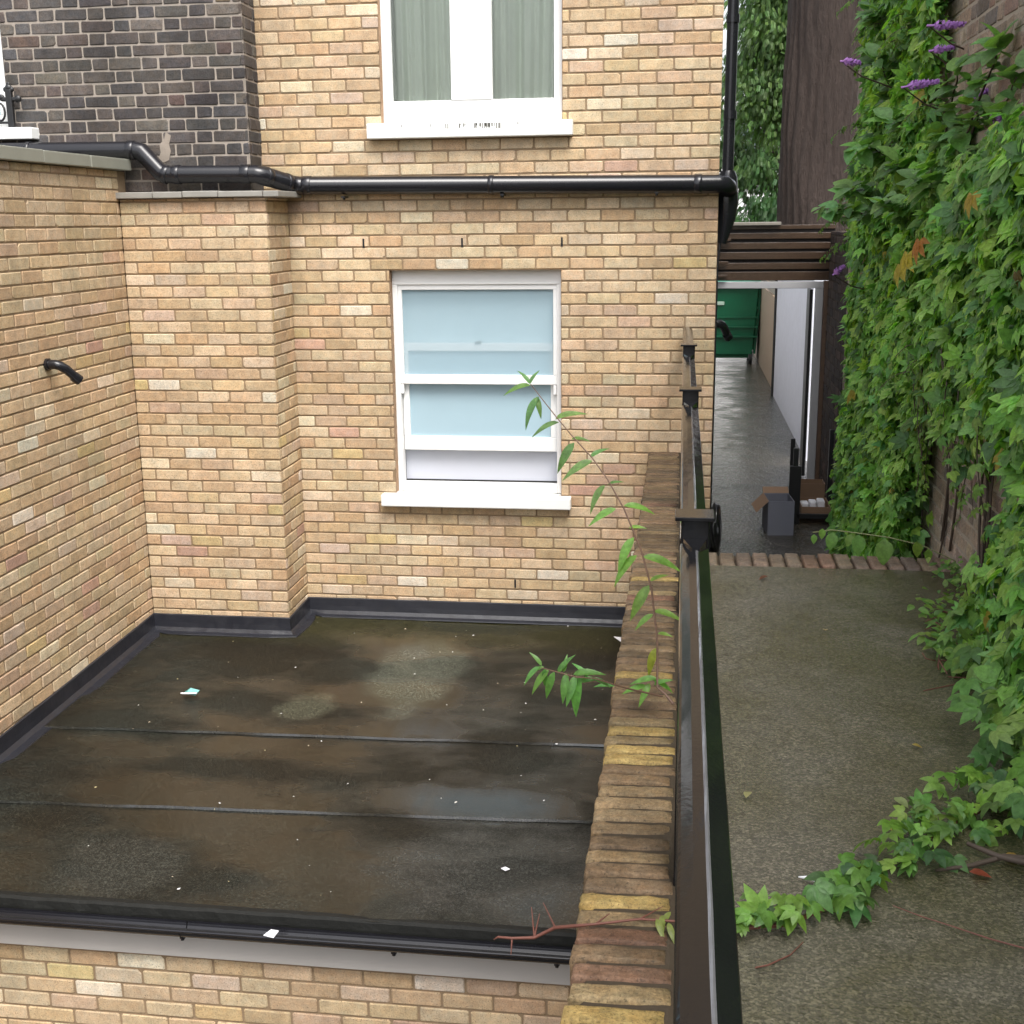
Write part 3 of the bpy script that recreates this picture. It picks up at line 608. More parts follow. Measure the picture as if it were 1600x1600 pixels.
# ------------------------------------------------------------------ black railing
rl = empty('railing', (.036, 4, SZ), 'black steel handrail on posts running beside the brick parapet', 'railing')
RX = .037; RT = -.692
posts = (2.66, 4.74, 6.46); ends = [.25]+list(posts)+[8.195]
prof = [(-.030, -.052), (-.0315, -.014), (-.0295, -.0075), (-.026, -.0047), (-.012, -.0012), (.002, -.0004), (.0055, -.0007), (.0075, -.0016), (.030, -.0165), (.0315, -.020), (.030, -.058)]
for a, b in zip(ends[:-1], ends[1:]):
    mb = MB(); ya_, yb_ = a+(.03 if a > 1 else 0), b-.03
    n = 40; v = []; m_ = len(prof)
    for i in range(n+1):
        y = ya_+(yb_-ya_)*i/n
        for (x, z) in prof: v.append((RX+x+.0006*noise.noise(Vector((x*90, y*9, 1))), y, RT+z+.0006*noise.noise(Vector((x*80, y*11, 4)))))
    for k in range(m_): mb.add(v, [(i*m_+k, (i+1)*m_+k, (i+1)*m_+(k+1) % m_, i*m_+(k+1) % m_) for i in range(n)], m=1 if k in (5, 6) else 0)
    mb.add(v[:m_], [tuple(range(m_))]); mb.add(v[-m_:], [tuple(range(m_))[::-1]])
    if 'rail' not in M: M['rail'] = plain('wet_black_paint', (.007, .007, .008), .09, .3, 9, .06, .24, bscale=120, rvar=.05); M['rail_highlight'] = plain('wet_edge_highlight', (.10, .10, .105), .12, .3, 40, .03, 1.0, bscale=90, rvar=.05)  # ridge strip is paler than the rail: sky highlight put into its colour
    mb.build('handrail', [M['rail'], M['rail_highlight']], rl)
for y in posts:
    mb = MB(); mb.box((RX-.030, y-.03, SZ-.1), (RX+.032, y+.03, -.646), bev=.003); po = mb.build('post', M['rail'], rl)
    mb = MB(); mb.box((RX-.043, y-.043, -.646), (RX+.043, y+.043, -.637), bev=.0015); mb.build('cap_plate', M['rail'], po)
    mb = MB(); mb.add([(RX-.026, y-.031, RT+.006), (RX+.028, y-.031, RT+.006), (RX+.010, y-.11, RT+.002), (RX-.006, y-.11, RT+.003), (RX-.026, y-.031, RT-.02), (RX+.028, y-.031, RT-.02), (RX+.010, y-.11, RT-.02), (RX-.006, y-.11, RT-.02)], [(3, 2, 1, 0), (0, 1, 5, 4), (1, 2, 6, 5), (2, 3, 7, 6), (3, 0, 4, 7)]); mb.build('reflection_wedge', M['rail'], po)  # dark wedge modelled in place of the post's reflection on the rail
mb = MB(); mb.tube([(RX, .5, SZ), (RX, .5, RT-.04)], .022, 10); mb.build('post', M['rail'], rl)

# ------------------------------------------------------------------ waste pipe along the house
wp = empty('waste_pipe', (-1, 8.1, .2), 'black plastic waste pipe with collars running along under the upper window', 'pipe')
R1 = .056; yy = 8.13
path = [(-4.9, 7.86, .487), (-3.56, 7.86, .475), (-3.52, 7.86, .463), (-3.40, 7.86, .332), (-3.36, 7.86, .318), (-2.76, 7.865, .312), (-2.71, 7.875, .302), (-2.60, 8.10, .254), (-2.55, yy, .244), (.205, yy, .214), (.245, 8.15, .21), (.272, 8.2, .195), (.278, 8.29, .18)]
t_ = MB(); t_.tube(path, R1, 20); t_.build('pipe', M['plastic'], wp)
def along(i, f): return Vector(path[i]).lerp(Vector(path[i+1]), f)
for (i, f, L) in ((0, .45, .03), (0, .98, .05), (3, .9, .04), (4, .12, .05), (4, .90, .06), (6, .12, .045), (6, .85, .045), (8, .02, .06), (8, .47, .035), (8, .955, .05)):
    c0 = along(i, f); d = (Vector(path[i+1])-Vector(path[i])).normalized(); t_ = MB(); t_.tube([c0-d*L/2, c0-d*L/2*.9, c0+d*L/2*.9, c0+d*L/2], [R1+.003, R1+.006, R1+.006, R1+.003], 20); t_.build('collar', M['plastic'], wp)
for px_ in (537, 785, 1026):
    q = at(px_, 300, Y=yy); t_ = MB(); t_.box((q.x-.012, yy-.03, .16), (q.x+.012, FY, .172)); t_.tube([(q.x, yy, .172), (q.x, yy, .148)], .009, 8); t_.build('bracket', M['plastic'], wp)
dp = empty('downpipe', (.305, 8.28, -2.4), 'tall black downpipe at the right corner of the yellow brick house', 'pipe')
t_ = MB(); t_.tube([(.285, 8.3, 3.2), (.272, 8.3, .45), (.270, 8.3, .18)], .036, 14); t_.build('pipe', M['plastic'], dp)
t_ = MB(); t_.tube([(.272, 8.3, .30), (.272, 8.3, .26), (.276, 8.3, .1), (.27, 8.3, -.0), (.245, 8.3, -.16)], [.045, .062, .07, .06, .03], 14); t_.build('hopper', M['plastic'], dp)
t_ = MB(); t_.tube([(.24, 8.3, -.10), (.222, 8.25, -.3), (.22, 8.23, -2.4)], .006, 8); t_.build('cable_and_shade_line', M['plastic'], dp)  # last strand is added where only a shadow line runs down the corner
for z in (1.2, .62):
    t_ = MB(); t_.tube([(.276, 8.3, z), (.276, 8.3, z+.05)], .042, 14); t_.build('collar', M['plastic'], dp)

# ------------------------------------------------------------------ right boundary wall
rw = empty('boundary_wall', (1.3, 5, -2.4), 'tall grey brown old brick wall mostly hidden behind ivy at the right', 'wall')
mb = MB(); brick_face(mb, (1.25, 0, 0), Y_, -X_, 1.5, 9.75, -2.42, 2.4, OLD, 81, 'flemish', BH=.0765, J=.013, jit=.004, proud=.004)
mb.box((1.262, -.5, -2.42), (1.6, 9.75, 2.4), (.2, .17, .13), 1)
mb.box((1.225, 5.2, .30), (1.249, 7.6, .345), (.36, .33, .27), 1)
mb.build('wall', [M['old_brick'], M['old_mortar']], rw)
dwall = empty('gate_side_wall', (1.4, 10.6, -2.4), 'dark stained low brick wall between the ivy and the alley gate', 'wall')
mb = MB(); brick_face(mb, (1.29, 0, 0), Y_, -X_, 9.76, 11.36, -2.42, -.12, [((.055, .038, .032), 5), ((.04, .03, .028), 5), ((.075, .05, .04), 3), ((.09, .06, .05), 1)], 91, 'flemish', jit=.004)
mb.box((1.302, 9.76, -2.42), (1.55, 11.36, -.12), (.05, .04, .035), 1); mb.quad([(1.29, 11.36, -2.42), (1.55, 11.36, -2.42), (1.55, 11.36, -.12), (1.29, 11.36, -.12)], (.05, .04, .03), 1)
mb.build('wall', [M['old_brick'], M['dirt_mortar']], dwall)

# ------------------------------------------------------------------ gate with slatted panel, alley walls
GY = 11.5
gt_ = empty('alley_gate', (.75, GY, -2.4), 'grey framed alley gateway with the dark door standing open', 'gate')
mb = MB(); mb.box((.21, GY-.04, -.625), (1.262, GY+.04, -.565), bev=.004); mb.box((1.195, GY-.04, -2.4), (1.262, GY+.04, -.627), bev=.004); mb.build('frame', M['gate'], gt_)
mb = MB(); mb.box((1.150, GY+.045, -2.38), (1.178, GY+.30, -.64), bev=.003); mb.build('door', M['black'], gt_)
mb = MB(); mb.box((1.264, GY-.06, -2.4), (1.345, GY+.05, -.56), bev=.005); mb.build('gate_post', M['post_wood'], gt_)
sp_ = empty('slat_screen', (.75, GY, -.55), 'dark wet timber slat screen above the alley gateway', 'screen')
for k, (za_, zb_) in enumerate(((-.555, -.475), (-.455, -.395), (-.365, -.300), (-.275, -.215), (-.185, -.13), (-.10, -.062))):
    mb = MB(); mb.box((.215, GY-.035+.006*(k % 2), za_), (1.345, GY-.012+.006*(k % 2), zb_), bev=.004); mb.build('slat', M['wood'], sp_)
mb = MB(); mb.box((.215, GY-.008, -.55), (1.345, GY+.01, -.08)); mb.build('backing', plain('black_backing', (.012, .009, .008), .8), sp_)
mb = MB(); mb.box((.215, GY-.08, -.064), (.86, GY+.07, -.035), bev=.004); mb.build('top_board', plain('grey_board', (.22, .2, .17), .35, .3), sp_)
for (z_, xb) in ((-.20, .42), (-.40, .40), (-.52, .40)):
    mb = MB(); mb.box((.222, GY-.10, z_), (xb, GY-.05, z_+.022), bev=.003); mb.build('bracket', M['wood'], sp_)

ww = empty('whitewashed_wall', (1.35, 15, -2.4), 'whitewashed brick alley wall beyond the gate', 'wall')
mb = MB(); mb.box((1.27, 12.4, -2.42), (1.55, 17.3, -.35)); mb.build('wall', M['whitewall'], ww)
mb = MB(); mb.tube([(1.255, 17.1, -2.4), (1.255, 17.1, -.4)], .018, 8); mb.build('cable_and_shade_line', M['rubber'], ww)
cw_ = empty('cream_wall', (1.4, 19.5, -2.4), 'cream rendered alley wall beside the green bin', 'wall')
mb = MB(); mb.box((1.30, 17.31, -2.42), (1.55, 23.5, -1.1)); mb.build('wall', M['cream'], cw_)
mb = MB()
for k in range(3): mb.box((1.28, 17.31, -1.06+k*.13), (1.31, 23.5, -.96+k*.13), bev=.004)
mb.build('rail_boards', plain('pale_timber', (.4, .36, .3), .6), cw_)

# ------------------------------------------------------------------ green wheeled bin
bn = empty('wheelie_bin', (.72, 21.3, -2.4), 'large green four wheeled rubbish bin at the far end of the alley', 'bin')
bm = bmesh.new(); bmesh.ops.create_cube(bm, size=1)
for v in bm.verts:
    k = 1.0 if v.co.z > 0 else .86
    v.co = Vector((.71+v.co.x*1.22*k, 21.4+v.co.y*.95*k, -1.69+v.co.z*1.24))
bmesh.ops.bevel(bm, geom=list(bm.edges), offset=.07, segments=3, affect='EDGES'); mb = MB(); mb.bm(bm)
for k in range(4): mb.box((.18, 20.93-.018+.012*k, -1.95+.16*k), (1.26, 20.99, -1.93+.16*k))
mb.build('body', M['bin'], bn)
mb = MB(); n = 12; v = []
for i in range(n+1):
    a = math.pi*i/n
    for x in (.07, 1.35): v.append((x, 21.4-.5*math.cos(a), -1.085+.20*math.sin(a)))
mb.add(v, [(2*i, 2*i+1, 2*i+3, 2*i+2) for i in range(n)], smooth=True); mb.box((.06, 20.86, -1.14), (1.36, 21.94, -1.08), bev=.02); mb.build('lid', M['binlid'], bn)
for (x, y) in ((.26, 21.05), (1.16, 21.05), (.26, 21.75), (1.16, 21.75)):
    mb = MB(); mb.tube([(x-.025, y, -2.31), (x+.025, y, -2.31)], .09, 16); wh = mb.build('wheel', M['rubber'], bn)
    mb = MB(); mb.box((x-.04, y-.03, -2.31), (x-.03, y+.03, -2.18)); mb.box((x+.03, y-.03, -2.31), (x+.04, y+.03, -2.18)); mb.box((x-.04, y-.05, -2.19), (x+.04, y+.05, -2.17)); mb.build('bracket', M['gate'], wh)
mb = MB(); q = at(1127, 474, Y=20.92); mb.box((q.x-.07, 20.915, q.z-.03), (q.x+.05, 20.93, q.z+.03), bev=.01); mb.build('sticker', plain('pale_sticker', (.45, .6, .5), .5), bn)

# ------------------------------------------------------------------ boxes, rack and sack by the gate
def carton(name, c0, sx, sy, sz, m, label, rot=0, flap=None, flapm=None):
    e = empty(name, c0, label, 'box'); ca, sa = math.cos(rot), math.sin(rot)
    def T(x, y, z): return (c0[0]+x*ca-y*sa, c0[1]+x*sa+y*ca, c0[2]+z)
    mb = MB(); w_ = .006
    for (a, b) in (((-sx/2, -sy/2, 0), (sx/2, -sy/2+w_, sz)), ((-sx/2, sy/2-w_, 0), (sx/2, sy/2, sz)), ((-sx/2, -sy/2+w_, 0), (-sx/2+w_, sy/2-w_, sz)), ((sx/2-w_, -sy/2+w_, 0), (sx/2, sy/2-w_, sz)), ((-sx/2+w_, -sy/2+w_, .002), (sx/2-w_, sy/2-w_, .01))):
        v = [(a[0], a[1], a[2]), (b[0], a[1], a[2]), (b[0], b[1], a[2]), (a[0], b[1], a[2]), (a[0], a[1], b[2]), (b[0], a[1], b[2]), (b[0], b[1], b[2]), (a[0], b[1], b[2])]
        mb.add([T(*p_) for p_ in v], [(0, 3, 2, 1), (4, 5, 6, 7), (0, 1, 5, 4), (1, 2, 6, 5), (2, 3, 7, 6), (3, 0, 4, 7)])
    mb.build('carton', m, e)
    for (s0, s1, drop) in flap or ():
        mb = MB(); a = Vector(T(*s0)); b = Vector(T(*s1)); d = Vector(drop); t0 = Vector((.003, .003, .003)); v = [a, b, b+d, a+d]; v += [p_+t0 for p_ in v]
        mb.add(v, [(0, 1, 2, 3), (7, 6, 5, 4), (0, 4, 5, 1), (1, 5, 6, 2), (2, 6, 7, 3), (3, 7, 4, 0)]); mb.build('flap', flapm or m, e)
q = at(1213, 838, Z=-2.4)
carton('cardboard_box', (q.x+.02, q.y+.18, -2.4), .2, .3, .27, M['card_white'], 'grey white open cardboard box with a brown flap on the wet alley', .08,
       [((-.1, -.15, .27), (-.1, .15, .27), (-.09, 0, -.09)), ((.1, .15, .27), (-.1, .15, .27), (0, .09, .03))], M['card'])
RKY = 9.75; rk = empty('metal_rack', (1.06, RKY, -2.4), 'low black metal rack holding a tray beside the open gate', 'rack')
def rp(px_, py_, Y=RKY): return at(px_, py_, Y=Y)
xl, xr = rp(1240, 800).x, rp(1304, 800).x
for (x, y, zt) in ((xl, RKY, rp(1240, 728).z), (xr, RKY, rp(1304, 705).z), (xl+.01, RKY+.42, -1.78), (xr, RKY+.42, -1.7)):
    mb = MB(); ww_ = .045 if (x == xl and y == RKY) else .018; mb.box((x-ww_, y-.02, -2.4), (x+ww_, y+.02, zt), bev=.004); mb.build('upright', M['black'], rk)
mb = MB(); mb.box((xl-.02, RKY-.02, rp(1240, 728).z+.002), (xl+.02, RKY+.02, rp(1240, 700).z), bev=.004); mb.build('upright_tip', M['black'], rk)
for i, zz in enumerate((rp(1270, 800).z, rp(1270, 824).z, rp(1270, 843).z)):
    mb = MB(); mb.box((xl+.02, RKY-.015, zz-.055), (xr-.01, RKY+.42, zz-.04), bev=.003); mb.box((xl+.02, RKY-.02, zz-.04), (xr-.01, RKY, zz-.012 if i == 0 else zz-.02), bev=.003)
    sh = mb.build('shelf', M['black'], rk)
    if i: mb = MB(); mb.box((xl+.03, RKY-.028, zz-.018), (xr-.015, RKY+.03, zz+.0), bev=.003); mb.build('pale_edge', plain('pale_strip', (.32, .29, .22), .5), sh)
zt = rp(1270, 800).z-.038
carton('cardboard_tray', ((xl+xr)/2+.02, RKY+.22, zt), xr-xl-.09, .36, .07, M['card'], 'shallow brown cardboard tray with white packets lying on the black rack')
mb = MB(); r = random.Random(5)
for k in range(3): x = xl+.07+.07*k; mb.box((x, RKY+.12+.05*k, zt+.012), (x+.06, RKY+.24+.05*k, zt+.08), bev=.01)
tag(mb.build('white_packet', M['paper']), 'white paper packets lying in the cardboard tray on the rack', 'packet')
carton('cardboard_box', (1.12, 10.45, -2.4), .22, .2, .2, M['card'], 'brown closed cardboard box standing behind the black rack')
bm = bmesh.new(); bmesh.ops.create_icosphere(bm, subdivisions=4, radius=1)
for v in bm.verts:
    n_ = noise.noise(v.co*1.6)*.16+noise.noise(v.co*3.5)*.04; k = 1+n_; z = v.co.z
    v.co = Vector((.275+v.co.x*.055*k, 8.95+v.co.y*.2*k, -2.26+max(z, -.7)*.2*k))
mb = MB(); mb.bm(bm, smooth=True); tag(mb.build('rubbish_sack', M['bag']), 'slumped black plastic sack against the house corner in the alley', 'sack')

# ------------------------------------------------------------------ leaves
def rot_basis(tip, nrm):
    y = tip.normalized(); z = (nrm-y*nrm.dot(y)).normalized(); x = y.cross(z); return np.array([[x.x, y.x, z.x], [x.y, y.y, z.y], [x.z, y.z, z.z]])
def blade(L, W, fold=.18, droop=.15, n=4, ox=0, oy=0, ang=0, rise=0):
    """one pointed leaf blade: midrib plus two edges"""
    v = []; ca, sa = math.cos(ang), math.sin(ang)
    for i in range(n+1):
        t_ = i/n; wv = W*math.sin(math.pi*min(1, (t_*.92+.06))**.8)*(1 if t_ < .999 else 0)
        if i == 0: wv = W*.08
        y = L*t_; z = -droop*L*t_*t_+rise*t_
        for sx_, zz in ((-1, fold*wv), (0, 0), (1, fold*wv)):
            x = sx_*wv; v.append((ox+x*ca-y*sa, oy+x*sa+y*ca, z+zz))
    f = []
    for i in range(n):
        for k in range(2): a = i*3+k; f.append((a, a+1, a+4, a+3))
    return v, f
def combine(parts):
    v, f = [], []
    for a, b in parts: k = len(v); v += a; f += [tuple(i+k for i in q) for q in b]
    return np.array(v, np.float32), np.array(f, np.int32)
PALMATE = combine([blade(.95, .20, .22, .25, 4, 0, .12, 0), blade(.82, .18, .22, .25, 4, .03, .10, -.62), blade(.82, .18, .22, .25, 4, -.03, .10, .62), blade(.58, .14, .2, .3, 3, .05, .06, -1.3), blade(.58, .14, .2, .3, 3, -.05, .06, 1.3)])
TRI = combine([blade(.95, .23, .12, .35, 5, 0, .1, 0, .08), blade(.8, .20, .12, .4, 5, .03, .08, -.8, .12), blade(.8, .20, .12, .4, 5, -.03, .08, .8, .12), blade(.5, .14, .12, .4, 4, .03, .06, -1.5), blade(.5, .14, .12, .4, 4, -.03, .06, 1.5)])
IVY = combine([blade(1.0, .30, .15, .2, 4, 0, 0, 0), blade(.62, .22, .15, .25, 3, .06, .08, -.85), blade(.62, .22, .15, .25, 3, -.06, .08, .85)])
LANCE = combine([blade(1.0, .145, .35, .5, 8)])
OVATE = combine([blade(1.0, .33, .2, .25, 5)])
PINN = combine([blade(.30, .055, .1, .3, 3, .01*sg, .12+.085*k, -sg*1.05) for k in range(10) for sg in (-1, 1)]+[blade(.3, .055, .1, .3, 3, 0, .95, 0)])
def scatter(name, tpl, items, material, parent=None):
    """items: (position, 3x3 basis, size, colour) -> one mesh of leaves"""
    V, F = tpl; nv, nf = len(V), len(F); N = len(items)
    pos = np.array([i[0][:] for i in items], np.float32); R = np.array([i[1] for i in items], np.float32); S = np.array([i[2] for i in items], np.float32); C = np.array([i[3] for i in items], np.float32)
    co = np.einsum('nij,vj->nvi', R, V)*S[:, None, None]+pos[:, None, :]
    fa = (F[None]+(np.arange(N)*nv)[:, None, None]).reshape(-1, 4)
    me = bpy.data.meshes.new(name); me.vertices.add(N*nv); me.vertices.foreach_set('co', co.ravel())
    me.loops.add(fa.size); me.loops.foreach_set('vertex_index', fa.ravel()); me.polygons.add(len(fa)); me.polygons.foreach_set('loop_start', np.arange(0, fa.size, 4, dtype=np.int32))
    me.polygons.foreach_set('use_smooth', np.ones(len(fa), bool)); me.update(calc_edges=True)
    a = me.color_attributes.new('Col', 'FLOAT_COLOR', 'POINT'); cc = np.ones((N*nv, 4), np.float32); cc[:, :3] = np.repeat(C, nv, 0); a.data.foreach_set('color', cc.ravel())
    me.materials.append(material); o = bpy.data.objects.new(name, me); col.objects.link(o)
    if parent is not None: o.parent = parent; o.matrix_parent_inverse = Matrix.Translation(parent.location).inverted()
    return o
def jcol(r, c, v=.25):
    k = r.uniform(1-v, 1+v); return (c[0]*k*r.uniform(.85, 1.2), c[1]*k, c[2]*k*r.uniform(.8, 1.2))
GREENS = [(.130, .275, .048), (.095, .215, .050), (.165, .310, .054), (.130, .270, .066), (.190, .330, .070), (.064, .150, .045)]

# ivy / creeper over the right wall
ivy = empty('wall_creeper', (1.2, 5, -1.5), 'thick green creeper hanging in a curtain over the right brick wall', 'climbing plant')
r = random.Random(101)
def bottom(y):
    if y > 6.1: return -2.38
    if y > 4.35: return -.88+.2*noise.noise(Vector((y*3.1, 0, 0)))+.12*noise.noise(Vector((y*9, 2, 0)))
    return -1.52
def top(y):
    if y > 6.35: return 2.3
    return .30+.2*noise.noise(Vector((y*2.3, 7, 0)))+.08*noise.noise(Vector((y*8, 9, 0)))
def thick(y, z):
    t_ = .12+.05*noise.noise(Vector((y*1.6, z*1.6, 0)))+.045*noise.noise(Vector((y*4, z*3, 5)))
    if z < .35: t_ += .035
    if z < -.9 and y < 4.5: t_ += .08*min(1, (-.9-z)/.4)
    if y > 8.2: t_ *= max(.35, 1-(y-8.2)*.5)
    return max(.05, t_)
items = []; items2 = []
while len(items) < 16500:
    y = 2.2+7.3*r.random()**1.15; z = r.uniform(-2.4, 2.1)
    if y < 6.35 and z > .6: continue
    yend = 9.0+.35*noise.noise(Vector((z*2, 3, 1)))+.2*noise.noise(Vector((z*7, 3, 1)))-(.35 if -.3 > z > -1.2 else 0)
    if z > bottom(y)+r.uniform(0, .05) and z < top(y)+r.uniform(-.1, .05) and y < yend:
        cl = noise.noise(Vector((y*2.4, z*2.1, 11)))
        if z > .35 and cl < -.25 and r.random() < .75: continue
        d = thick(y, z)*(r.random()**.55); x = 1.245-d
        tip = Vector((r.uniform(-.9, .3), r.uniform(-1.1, .9), r.uniform(-1.3, .15))); nrm = Vector((-1, r.uniform(-.9, .6), r.uniform(-.1, 1.6)))
        s_ = (.032+.068*r.random()**1.3)*(1.0 if y > 3.4 else .95); c_ = jcol(r, r.choice(GREENS), .22); k = 1.48*(1+.3*cl)*(1.25 if r.random() < .12 else 1); c_ = tuple(q*k for q in c_)
        if r.random() < .004: c_ = r.choice([(.36, .30, .05), (.20, .15, .05)])
        (items if r.random() < .62 else items2).append((Vector((x, y, z)), rot_basis(tip, nrm), s_*(1.0 if r.random() < .62 else 1.05), c_))
for (px_, py_, c_, sz_) in ((1420, 392, (.50, .40, .05), .13), (1408, 412, (.45, .36, .06), .11), (1438, 372, (.42, .17, .04), .11), (1520, 300, (.40, .28, .05), .09)): items.append((at(px_, py_, X=1.02), rot_basis(Vector((-.3, -.2, -1)), Vector((-1, -.3, .4))), sz_, c_))
scatter('foliage', PALMATE, items, M['leaf'], ivy); scatter('leaf_layer', IVY, items2, M['leaf'], ivy)
# hanging strands over the bare patch of wall, outstretched shoots, stems
st = MB(); hang = []
for k in range(46):
    y = r.uniform(4.3, 6.3) if k < 22 else r.uniform(5.2, 9.2); z0 = bottom(y)+.25 if y < 6.1 else r.uniform(-.3, 2.0); L = r.uniform(.2, .6) if k < 22 else r.uniform(.12, .28); x = 1.25-thick(y, z0)
    pts = []
    for i in range(8):
        t_ = i/7
        if k < 22: pts.append(Vector((x+.04*t_+.02*math.sin(5*t_+k), y+.05*math.sin(3*t_+k), z0-L*t_)))
        else: pts.append(Vector((x+.03-L*t_*.85, y-.1*t_*math.sin(k), z0+.05*math.sin(2*t_)-.12*t_*t_)))
    st.tube(pts, [.003*(1-.5*i/7) for i in range(8)], 5)
    for i in range(1, 8):
        for _ in range(2):
            hang.append((pts[i]+Vector((r.uniform(-.02, .02),)*3), rot_basis(Vector((r.uniform(-.6, .1), r.uniform(-.8, .8), -.8)), Vector((-1, r.uniform(-.5, .5), .7))), r.uniform(.035, .07)*(1-.35*i/7), jcol(r, r.choice(GREENS[2:5]), .2)))
scatter('hanging_leaves', TRI, hang, M['leaf'], ivy)
for k in range(22):
    y = r.uniform(3.6, 9); z = -2.3 if y > 5.8 else -1.5; pts = [Vector((1.232+.012*math.sin(i*.9+k), y+.035*i*math.sin(k*2.3)+.035*math.sin(i*1.1+k), z+i*.11)) for i in range(18)]
    st.tube(pts, [.0065*(1-.04*i) for i in range(18)], 5)
st.build('stems', M['twig'], ivy)

# buddleia growing out of the wall
bd = empty('buddleia_bush', (1.2, 6.2, .0), 'buddleia bush with purple flower spikes growing out of the right wall', 'bush')
bs = MB(); bl = []; r = random.Random(55)
def branch(p0, p1, sag, leaf, n=9, rad=.008, sz=(.07, .14), dens=3):
    p0, p1 = Vector(p0), Vector(p1); pts = []
    for i in range(n+1):
        t_ = i/n; p_ = p0.lerp(p1, t_); p_.z += sag*math.sin(math.pi*t_); pts.append(p_+Vector((r.uniform(-.012, .012), r.uniform(-.012, .012), r.uniform(-.012, .012))))
    bs.tube(pts, [rad*(1-.7*i/n) for i in range(n+1)], 6)
    d = (p1-p0).normalized()
    for i in range(2, n+1):
        for _ in range(dens):
            side = Vector((r.uniform(-1, 1), r.uniform(-1, 1), r.uniform(-.7, .5))); tip = d*.5+side
            bl.append((pts[i]+Vector((r.uniform(-.03, .03), r.uniform(-.04, .04), r.uniform(-.03, .03))), rot_basis(tip, Vector((-.5, -.4, 1))), r.uniform(*sz), jcol(r, (.135, .275, .082), .3)))
    return pts[-1]
for (px_, py_, Y, Yr, zr) in ((1290, 330, 7.2, 7.6, -.1), (1330, 300, 7.0, 7.3, 0), (1345, 235, 6.9, 7.2, .2), (1400, 260, 6.4, 6.8, .1), (1470, 210, 5.9, 6.4, .05), (1380, 320, 6.2, 6.6, -.1), (1530, 170, 5.4, 6.0, .1), (1590, 120, 5.0, 5.6, .1), (1560, 60, 5.2, 5.8, .2), (1500, 100, 5.8, 6.3, .2), (1450, 280, 5.7, 6.1, -.1), (1570, 260, 5.0, 5.4, -.05), (1400, 190, 6.8, 7.1, .3), (1370, 90, 7.3, 7.6, .5), (1430, 30, 6.9, 7.3, .6), (1360, 20, 7.8, 8.1, .9), (1590, 330, 4.6, 5.0, -.2)):
    e = at(px_, py_, Y=Y); branch((1.22, Yr, zr), e, .05, None, dens=6 if px_ < 1480 else 4)
scatter('leaves', OVATE, bl, M['leaf'], bd)
for (px_, py_, ax, ay, L, Y) in ((1332, 97, 1, .1, .085, 7.0), (1443, 131, 1, -.15, .13, 6.0), (1484, 39, 1, 0, .13, 6.0), (1475, 76, 1, -.15, .09, 6.2), (1534, 146, .8, -.4, .06, 5.6), (1566, 190, .8, .5, .07, 5.2), (1312, 421, .7, -.6, .07, 7.6)):
    c0 = at(px_, py_, Y=Y); d = (_x*ax+_y*(-ay)+Vector((0, -.25, 0))).normalized(); fm = MB()
    n = int(150*L/.15)
    for k in range(n):
        t_ = r.random(); rad = (.021*(1-.75*t_))*(1 if t_ > .08 else .6); a = r.uniform(0, 6.28); u_ = d.orthogonal().normalized(); w_ = d.cross(u_); dirn = u_*math.cos(a)+w_*math.sin(a)
        p_ = c0+d*(t_-.5)*L+dirn*rad; s_ = r.uniform(.005, .009); e1 = d.cross(dirn)*s_; e2 = (d*.7+dirn*.7)*s_
        kk = r.uniform(.7, 1.25); fm.add([p_-e1-e2, p_+e1-e2, p_+e1+e2, p_-e1+e2], [(0, 1, 2, 3)], (.4*kk, .15*kk, .5*kk))
    fm.tube([c0-d*L*.75, c0+d*L*.45], [.006, .002], 5); fm.build('flower_spike', M['petal'], bd)
    bs.tube([c0-d*L*.7, c0-d*L*.7+Vector((.12, .08, -.07)), c0-d*L*.7+Vector((.3, .2, -.12))], [.003, .004, .005], 5)
bs.build('branches', M['twig'], bd)

# runner trailing over the walkway and under the rail
rn = empty('trailing_creeper', (.5, 2.8, SZ), 'leafy creeper runner trailing across the wet concrete walkway', 'creeper')
ctrl = [at(x, y, Z=SZ+.03) for x, y in ((1640, 1200), (1560, 1245), (1490, 1280), (1410, 1325), (1350, 1375), (1290, 1410), (1230, 1435), (1165, 1440), (1110, 1440))]
rs = MB(); r = random.Random(77); rl_ = []
rs.tube([c_+Vector((0, 0, -.015)) for c_ in ctrl], .006, 6)
dens = [34, 38, 32, 15, 22, 7, 20, 7, 4]; wid = [.16, .14, .10, .075, .055, .05, .045, .025, .02]
for i, c_ in enumerate(ctrl):
    nx = ctrl[min(i+1, len(ctrl)-1)]
    for k in range(dens[i]):
        p_ = c_.lerp(nx, r.random())+Vector((r.uniform(-1, 1)*wid[i], r.uniform(-1, 1)*wid[i], r.uniform(.0, .05)))
        rl_.append((p_, rot_basis(Vector((r.uniform(-1, .6), r.uniform(-1.2, .5), r.uniform(-.55, .25))), Vector((r.uniform(-.8, .5), r.uniform(-.9, .3), 1))), .032+.042*r.random()**1.3, jcol(r, r.choice(GREENS), .35)))
for k in range(260):   # spill of creeper at the wall's foot
    y = r.uniform(2.3, 4.4); x = 1.22-min(.24, abs(r.gauss(0, .12)))-(.10 if y < 3.7 else 0)
    rl_.append((Vector((x, y, SZ+.03+r.random()*.16)), rot_basis(Vector((r.uniform(-1, .3), r.uniform(-1.1, .5), r.uniform(-.7, .0))), Vector((-.7, -.5, 1))), r.uniform(.055, .095), jcol(r, r.choice(GREENS), .2)))
scatter('leaves', TRI, rl_, M['leaf'], rn); rs.build('stem', M['redstem'], rn)
